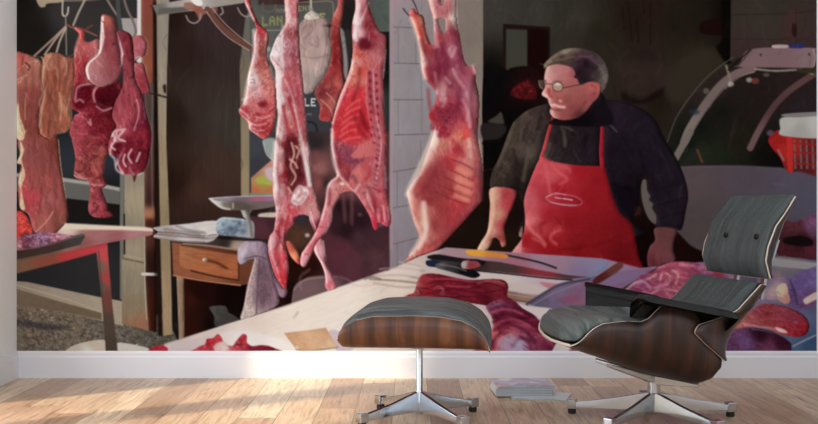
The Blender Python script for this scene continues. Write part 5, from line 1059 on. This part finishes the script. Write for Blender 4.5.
# roundness of each figure: lit from the left as in the printed scene
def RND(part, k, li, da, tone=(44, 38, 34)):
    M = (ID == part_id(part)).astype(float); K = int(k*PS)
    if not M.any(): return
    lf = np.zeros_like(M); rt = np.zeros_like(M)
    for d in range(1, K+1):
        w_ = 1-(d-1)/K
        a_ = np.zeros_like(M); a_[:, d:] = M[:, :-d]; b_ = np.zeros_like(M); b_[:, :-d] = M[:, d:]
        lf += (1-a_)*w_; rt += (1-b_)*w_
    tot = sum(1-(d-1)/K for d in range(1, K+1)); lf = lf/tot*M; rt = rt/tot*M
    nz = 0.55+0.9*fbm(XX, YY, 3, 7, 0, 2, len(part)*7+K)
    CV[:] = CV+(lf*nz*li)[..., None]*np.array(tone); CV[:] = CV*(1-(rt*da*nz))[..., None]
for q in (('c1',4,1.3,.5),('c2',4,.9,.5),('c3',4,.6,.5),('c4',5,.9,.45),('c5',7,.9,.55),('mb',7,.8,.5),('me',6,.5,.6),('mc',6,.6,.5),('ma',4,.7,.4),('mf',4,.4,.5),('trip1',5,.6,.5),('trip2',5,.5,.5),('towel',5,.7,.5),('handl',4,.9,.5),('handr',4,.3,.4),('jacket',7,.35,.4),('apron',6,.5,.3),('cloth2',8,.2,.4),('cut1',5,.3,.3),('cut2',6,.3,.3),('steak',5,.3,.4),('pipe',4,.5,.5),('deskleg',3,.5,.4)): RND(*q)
O(17, 0)
P(None, '130,330 340,330 350,600 300,800 140,820', (140,82,70), a=.38, soft=6, clip=('trip2',), n=(2,7,5,.7))
for q in ('190,360 180,500 200,650 190,800', '250,340 260,500 240,640 250,790', '310,380 290,520 300,640', '220,420 235,540 215,700'): L(None, q, 2.2, (110,58,44), a=.5, soft=3, clip=('trip2',))
for q in ('165,400 150,520 158,560 138,620 150,680 136,760', '205,330 180,380 190,420', '285,350 300,400 290,450', '255,560 270,640 262,720'): L(None, q, 1.6, (226,188,156), a=.55, soft=2, clip=('trip2', 'trip1'))
for q in ('90,350 100,500 90,700 110,900', '40,420 60,600 55,760', '200,860 215,1000 235,1180', '150,850 160,1050'): L(None, q, 3, (104,48,42), a=.35, soft=5, clip=('trip1',))
P(None, '360,520 440,505 450,560 420,640 360,660 340,600', (84,8,24), a=.7, soft=4, n=(2,2,0,.5), clip=('mc',)); P(None, '470,560 590,500 610,620 560,680 480,650', (70,6,20), a=.7, soft=4, n=(2,2,0,.5), clip=('mc',))
P(None, '420,680 560,680 570,800 440,800', (96,14,30), a=.5, soft=6, n=(2,2,0,.8), clip=('mc',))
for q in ('352,598 358,540 385,515 440,505', '470,610 462,560 490,520 520,505', '352,612 380,600 400,615', '440,720 445,750 430,735', '480,640 520,665 570,650'): L(None, q, 1.6, (236,176,176), a=.7, soft=1.8, clip=('mc',))
for q in ('600,200 615,300 600,380', '640,420 600,560 590,660', '770,620 790,760 800,860'): L(None, q, 4, (84,18,34), a=.4, soft=5, clip=('me',))
P(None, '600,850 740,840 790,900 760,1010 700,1050 640,1020 590,940', (96,14,32), a=.45, soft=6, n=(2.4,2.4,0,.9), clip=('me',))
for q in ('575,800 590,840 570,880 590,900', '600,960 615,1010 635,1035', '640,790 610,830 650,850', '690,900 670,940 690,980', '740,920 720,970', '650,930 640,970 655,1000'): L(None, q, 2.0, (238,208,206), a=.75, soft=1.6, clip=('me',))
for q in ('478,1000 500,1040 470,1080', '450,1180 500,1200 540,1190', '400,900 430,960 400,1020', '500,860 480,920 510,960'): L(None, q, 2.6, (110,36,44), a=.5, soft=3, clip=('mc',))
P(None, '540,200 600,200 626,420 560,500 520,440 560,330', (136,62,66), a=.35, soft=6, clip=('mb',))
# the scale, papers and desk
O(150, 0)
P(None, '440,1215 560,1212 600,1262 470,1262', (84,74,66), a=.6, soft=4, clip=('pan',)); L(None, '375,1212 430,1248 480,1258', 1.6, (236,230,220), a=.7, soft=2); L(None, '500,1225 500,1250', 1.4, (220,200,170), a=.8, soft=2)
P(None, '575,1262 606,1262 604,1300 625,1415 606,1425 592,1330', (76,66,60), a=.6, soft=3, clip=('scale',))
for q in ((440,1350,14,12),(490,1375,16,14),(540,1350,14,10),(560,1395,16,10),(460,1400,14,8),(510,1330,10,8)): E(None, *q, (74,92,108), a=.6, soft=3)
L(None, '405,1335 450,1314 560,1322', 1.8, (206,220,226), a=.7, soft=2)
P(None, '430,1422 640,1436 640,1450 430,1440', (24,18,18), a=.8, soft=2)
for q in ('60,1400 200,1412 330,1432 405,1428', '90,1378 230,1395 300,1410', '160,1358 220,1380 330,1400'): L(None, q, 2.2, (112,96,92), a=.55, soft=2.4, clip=('papers',))
P(None, '540,1520 560,1480 590,1470 570,1560 545,1580', (224,212,224), a=.5, soft=4, clip=('towel',)); P(None, '600,1700 632,1590 645,1600 600,1900 560,1905', (206,184,176), a=.5, soft=4, n=(1,1,45,.6), clip=('towel',))
P(None, '655,1580 700,1600 740,1740 660,1860', (104,76,86), a=.45, soft=6, n=(1,1,45,.5), clip=('towel',))
# carcasses: deeper hollows, brighter fat
O(260, 0)
P(None, '150,880 180,830 230,860 250,960 262,1060 230,1110 190,1150 160,1100 150,990', (72,16,22), a=.6, soft=5, n=(2,4,0,.6), clip=('c2',))
for q in ('190,860 205,930 185,1000 215,1060 190,1110', '215,880 235,905 220,950', '180,960 210,980 225,1010', '170,1130 190,1160'): L(None, q, 2.0, (226,176,160), a=.8, soft=1.8, clip=('c2',))
for q in ('210,1160 235,1125 250,1150 225,1190', '240,1180 270,1160 285,1180', '205,1210 235,1220 260,1195'): L(None, q, 3, (190,120,120), a=.6, soft=2.4, clip=('c2',))
for q in ('200,330 215,500 240,640 262,780', '150,330 165,440 200,560', '140,700 150,790 140,842', '100,1010 115,1120 108,1230', '120,1380 100,1480 120,1600'): L(None, q, 3, (146,44,54), a=.5, soft=4, clip=('c2',))
for q in ('620,250 650,280 690,270', '600,420 590,520 560,600', '660,440 665,560 690,680', '570,700 600,780 640,830', '450,870 480,940 470,1000', '640,1120 690,1200 700,1280', '420,1140 415,1230'): L(None, q, 3.4, (120,20,36), a=.5, soft=4, clip=('c4',))
P(None, '600,235 650,240 660,285 620,300 595,280', (84,12,26), a=.6, soft=4, clip=('c4',))
O(380, 0)
for q in ('335,300 350,420 340,520', '400,330 395,440 420,520', '450,200 470,320 500,440', '250,250 290,350 315,470', '480,520 470,640 500,720', '560,500 545,620 560,760', '380,260 372,330'): L(None, q, 4, (96,20,44), a=.5, soft=5, clip=('c5',))
for q in ('372,560 392,600 380,640', '420,300 432,340 455,290', '340,200 345,280', '560,400 572,440', '440,420 470,480 500,520', '500,600 530,680 540,760', '395,470 420,500'): L(None, q, 3, (232,188,186), a=.6, soft=3, clip=('c5',))
P(None, '340,690 400,740 470,660 480,620 440,620 380,650', (104,16,36), a=.5, soft=5, n=(2,2,30,.8), clip=('c5',))
P(None, '270,900 330,870 345,960 300,1060 230,1160 200,1130', (214,120,104), a=.3, soft=8, clip=('c5',)); P(None, '300,1000 380,960 430,1100 380,1200 250,1200 230,1130', (126,48,50), a=.5, soft=10, clip=('c5',))
P(None, '300,1300 440,1260 560,1330 520,1440 400,1480 320,1420', (150,60,60), a=.35, soft=12, clip=('c5',))

P(None, '240,1000 420,880 600,900 640,1250 560,1440 300,1560 180,1300', (168,48,62), a=.22, soft=14, clip=('c5',)); P(None, '300,200 480,200 560,700 330,700', (150,60,84), a=.25, soft=10, clip=('c5',))
for q in ('335,800 320,860 270,960 225,1050 180,1130', '262,1225 270,1320 272,1400 235,1490'): L(None, q, 5, (248,228,212), a=.55, soft=4, clip=('c5',))
for q in ('470,1020 540,1050', '465,1080 545,1110', '460,1130 540,1160', '455,1180 530,1205'): L(None, q, 4.5, (236,140,116), a=.6, soft=4, clip=('c5',))
O(260, 0)
for q in ('100,230 78,320 100,400', '118,440 105,560 118,660', '95,860 88,1000 98,1140', '262,900 285,1020 298,1110'): L(None, q, 4, (242,226,222), a=.6, soft=3.4, clip=('c2',))
for q in ('590,30 578,130 572,210', '540,400 500,520 455,650', '432,800 436,920 470,1050'): L(None, q, 4, (244,222,214), a=.55, soft=3.4, clip=('c4',))
# ---- turn the finished picture into flat pieces of the print
def build_mural():
    up = F_PX/WALL_Y
    mz = lambda py: CAM_H+(212-py)/up
    mxx = lambda px: (px-409)/up
    Qp = np.pad(CV, ((1, 1), (1, 1), (0, 0)), 'edge')
    node = (Qp[:-1, :-1]+Qp[1:, :-1]+Qp[:-1, 1:]+Qp[1:, 1:])/4/255
    node = np.where(node <= 0.04045, node/12.92, ((node+0.055)/1.055)**2.4)
    node = node**PRINT_GAM; g = node.mean(2, keepdims=True); node = g+(node-g)*PRINT_SAT
    nx = PX0+np.arange(NW+1)/PS; ny = PY0+np.arange(NH+1)/PS
    T = np.array(WALL_LIGHT)
    for c in range(3): node[:, :, c] /= np.interp(nx, T[:, 0], T[:, 1+c])[None, :]  # inverse of the room light goes into the ink: darker in the sun patch
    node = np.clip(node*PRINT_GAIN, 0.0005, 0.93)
    root = empty('wall_mural', (mxx((PX0+PX1)/2), WALL_Y-0.0035, mz(PY1)))
    tag(root, 'wall-wide printed photo mural of a butcher behind his counter with hanging meat', 'wall mural')
    m, nd, lk, b = mat('mural_print', (128,128,128), 0.75, spec=0.0)
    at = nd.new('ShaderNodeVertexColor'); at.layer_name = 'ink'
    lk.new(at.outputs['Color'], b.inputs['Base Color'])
    ox, oz = root.location.x, root.location.z
    VX = mxx(nx)-ox; VZ = mz(ny)-oz
    objs = {}
    def comps(k):
        """connected pieces of one figure, largest first"""
        cells = set(zip(*[q.tolist() for q in np.nonzero(ID == k)])); out = []
        while cells:
            st = [cells.pop()]; comp = list(st)
            while st:
                y, x = st.pop()
                for q in ((y+1, x), (y-1, x), (y, x+1), (y, x-1)):
                    if q in cells: cells.discard(q); st.append(q); comp.append(q)
            out.append(comp)
        return sorted(out, key=len, reverse=True)
    for k in range(len(PARTS)):          # crumbs join whatever surrounds them
        for q in comps(k)[1:]:
            if len(q) >= 30: continue
            near = [ID[b, a] for (y, x) in q for (b, a) in ((y+1, x), (y-1, x), (y, x+1), (y, x-1)) if 0 <= b < NH and 0 <= a < NW and ID[b, a] != k]
            if near:
                n = max(set(near), key=near.count)
                for (y, x) in q: ID[y, x] = n
    todo = [(PARTS[k], np.array(q)) for k in range(len(PARTS)) for q in comps(k)]
    for (key, name, par, label), rc in todo:
        if len(rc) < 4: continue
        r, c = rc[:, 0], rc[:, 1]
        W1 = NW+1
        quads = np.stack([r*W1+c, (r+1)*W1+c, (r+1)*W1+c+1, r*W1+c+1], 1)
        used, inv = np.unique(quads, return_inverse=True); inv = inv.reshape(-1, 4)
        vy, vx = used//W1, used % W1
        co_ = np.zeros((len(used), 3), np.float32); co_[:, 0] = VX[vx]; co_[:, 2] = VZ[vy]
        me = bpy.data.meshes.new(name)
        me.vertices.add(len(used)); me.vertices.foreach_set('co', co_.ravel())
        me.loops.add(inv.size); me.loops.foreach_set('vertex_index', inv.ravel().astype(np.int32))
        me.polygons.add(len(inv)); me.polygons.foreach_set('loop_start', np.arange(0, inv.size, 4, dtype=np.int32))
        me.update(calc_edges=True)
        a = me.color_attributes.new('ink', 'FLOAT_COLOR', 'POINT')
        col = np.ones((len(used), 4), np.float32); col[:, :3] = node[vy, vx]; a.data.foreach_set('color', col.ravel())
        me.materials.append(m)
        o = bpy.data.objects.new(name, me); COL.objects.link(o)
        o.parent = objs[par] if par in objs else root
        if label: o['label'] = label
        objs.setdefault(key, o)
    # the thin backing sheet the picture is printed on
    box_obj('backing_sheet', mxx(PX0)-ox, mxx(PX1)-ox, 0.0004, 0.003, 0, mz(PY0)-oz, M_WALL, root)
build_mural()
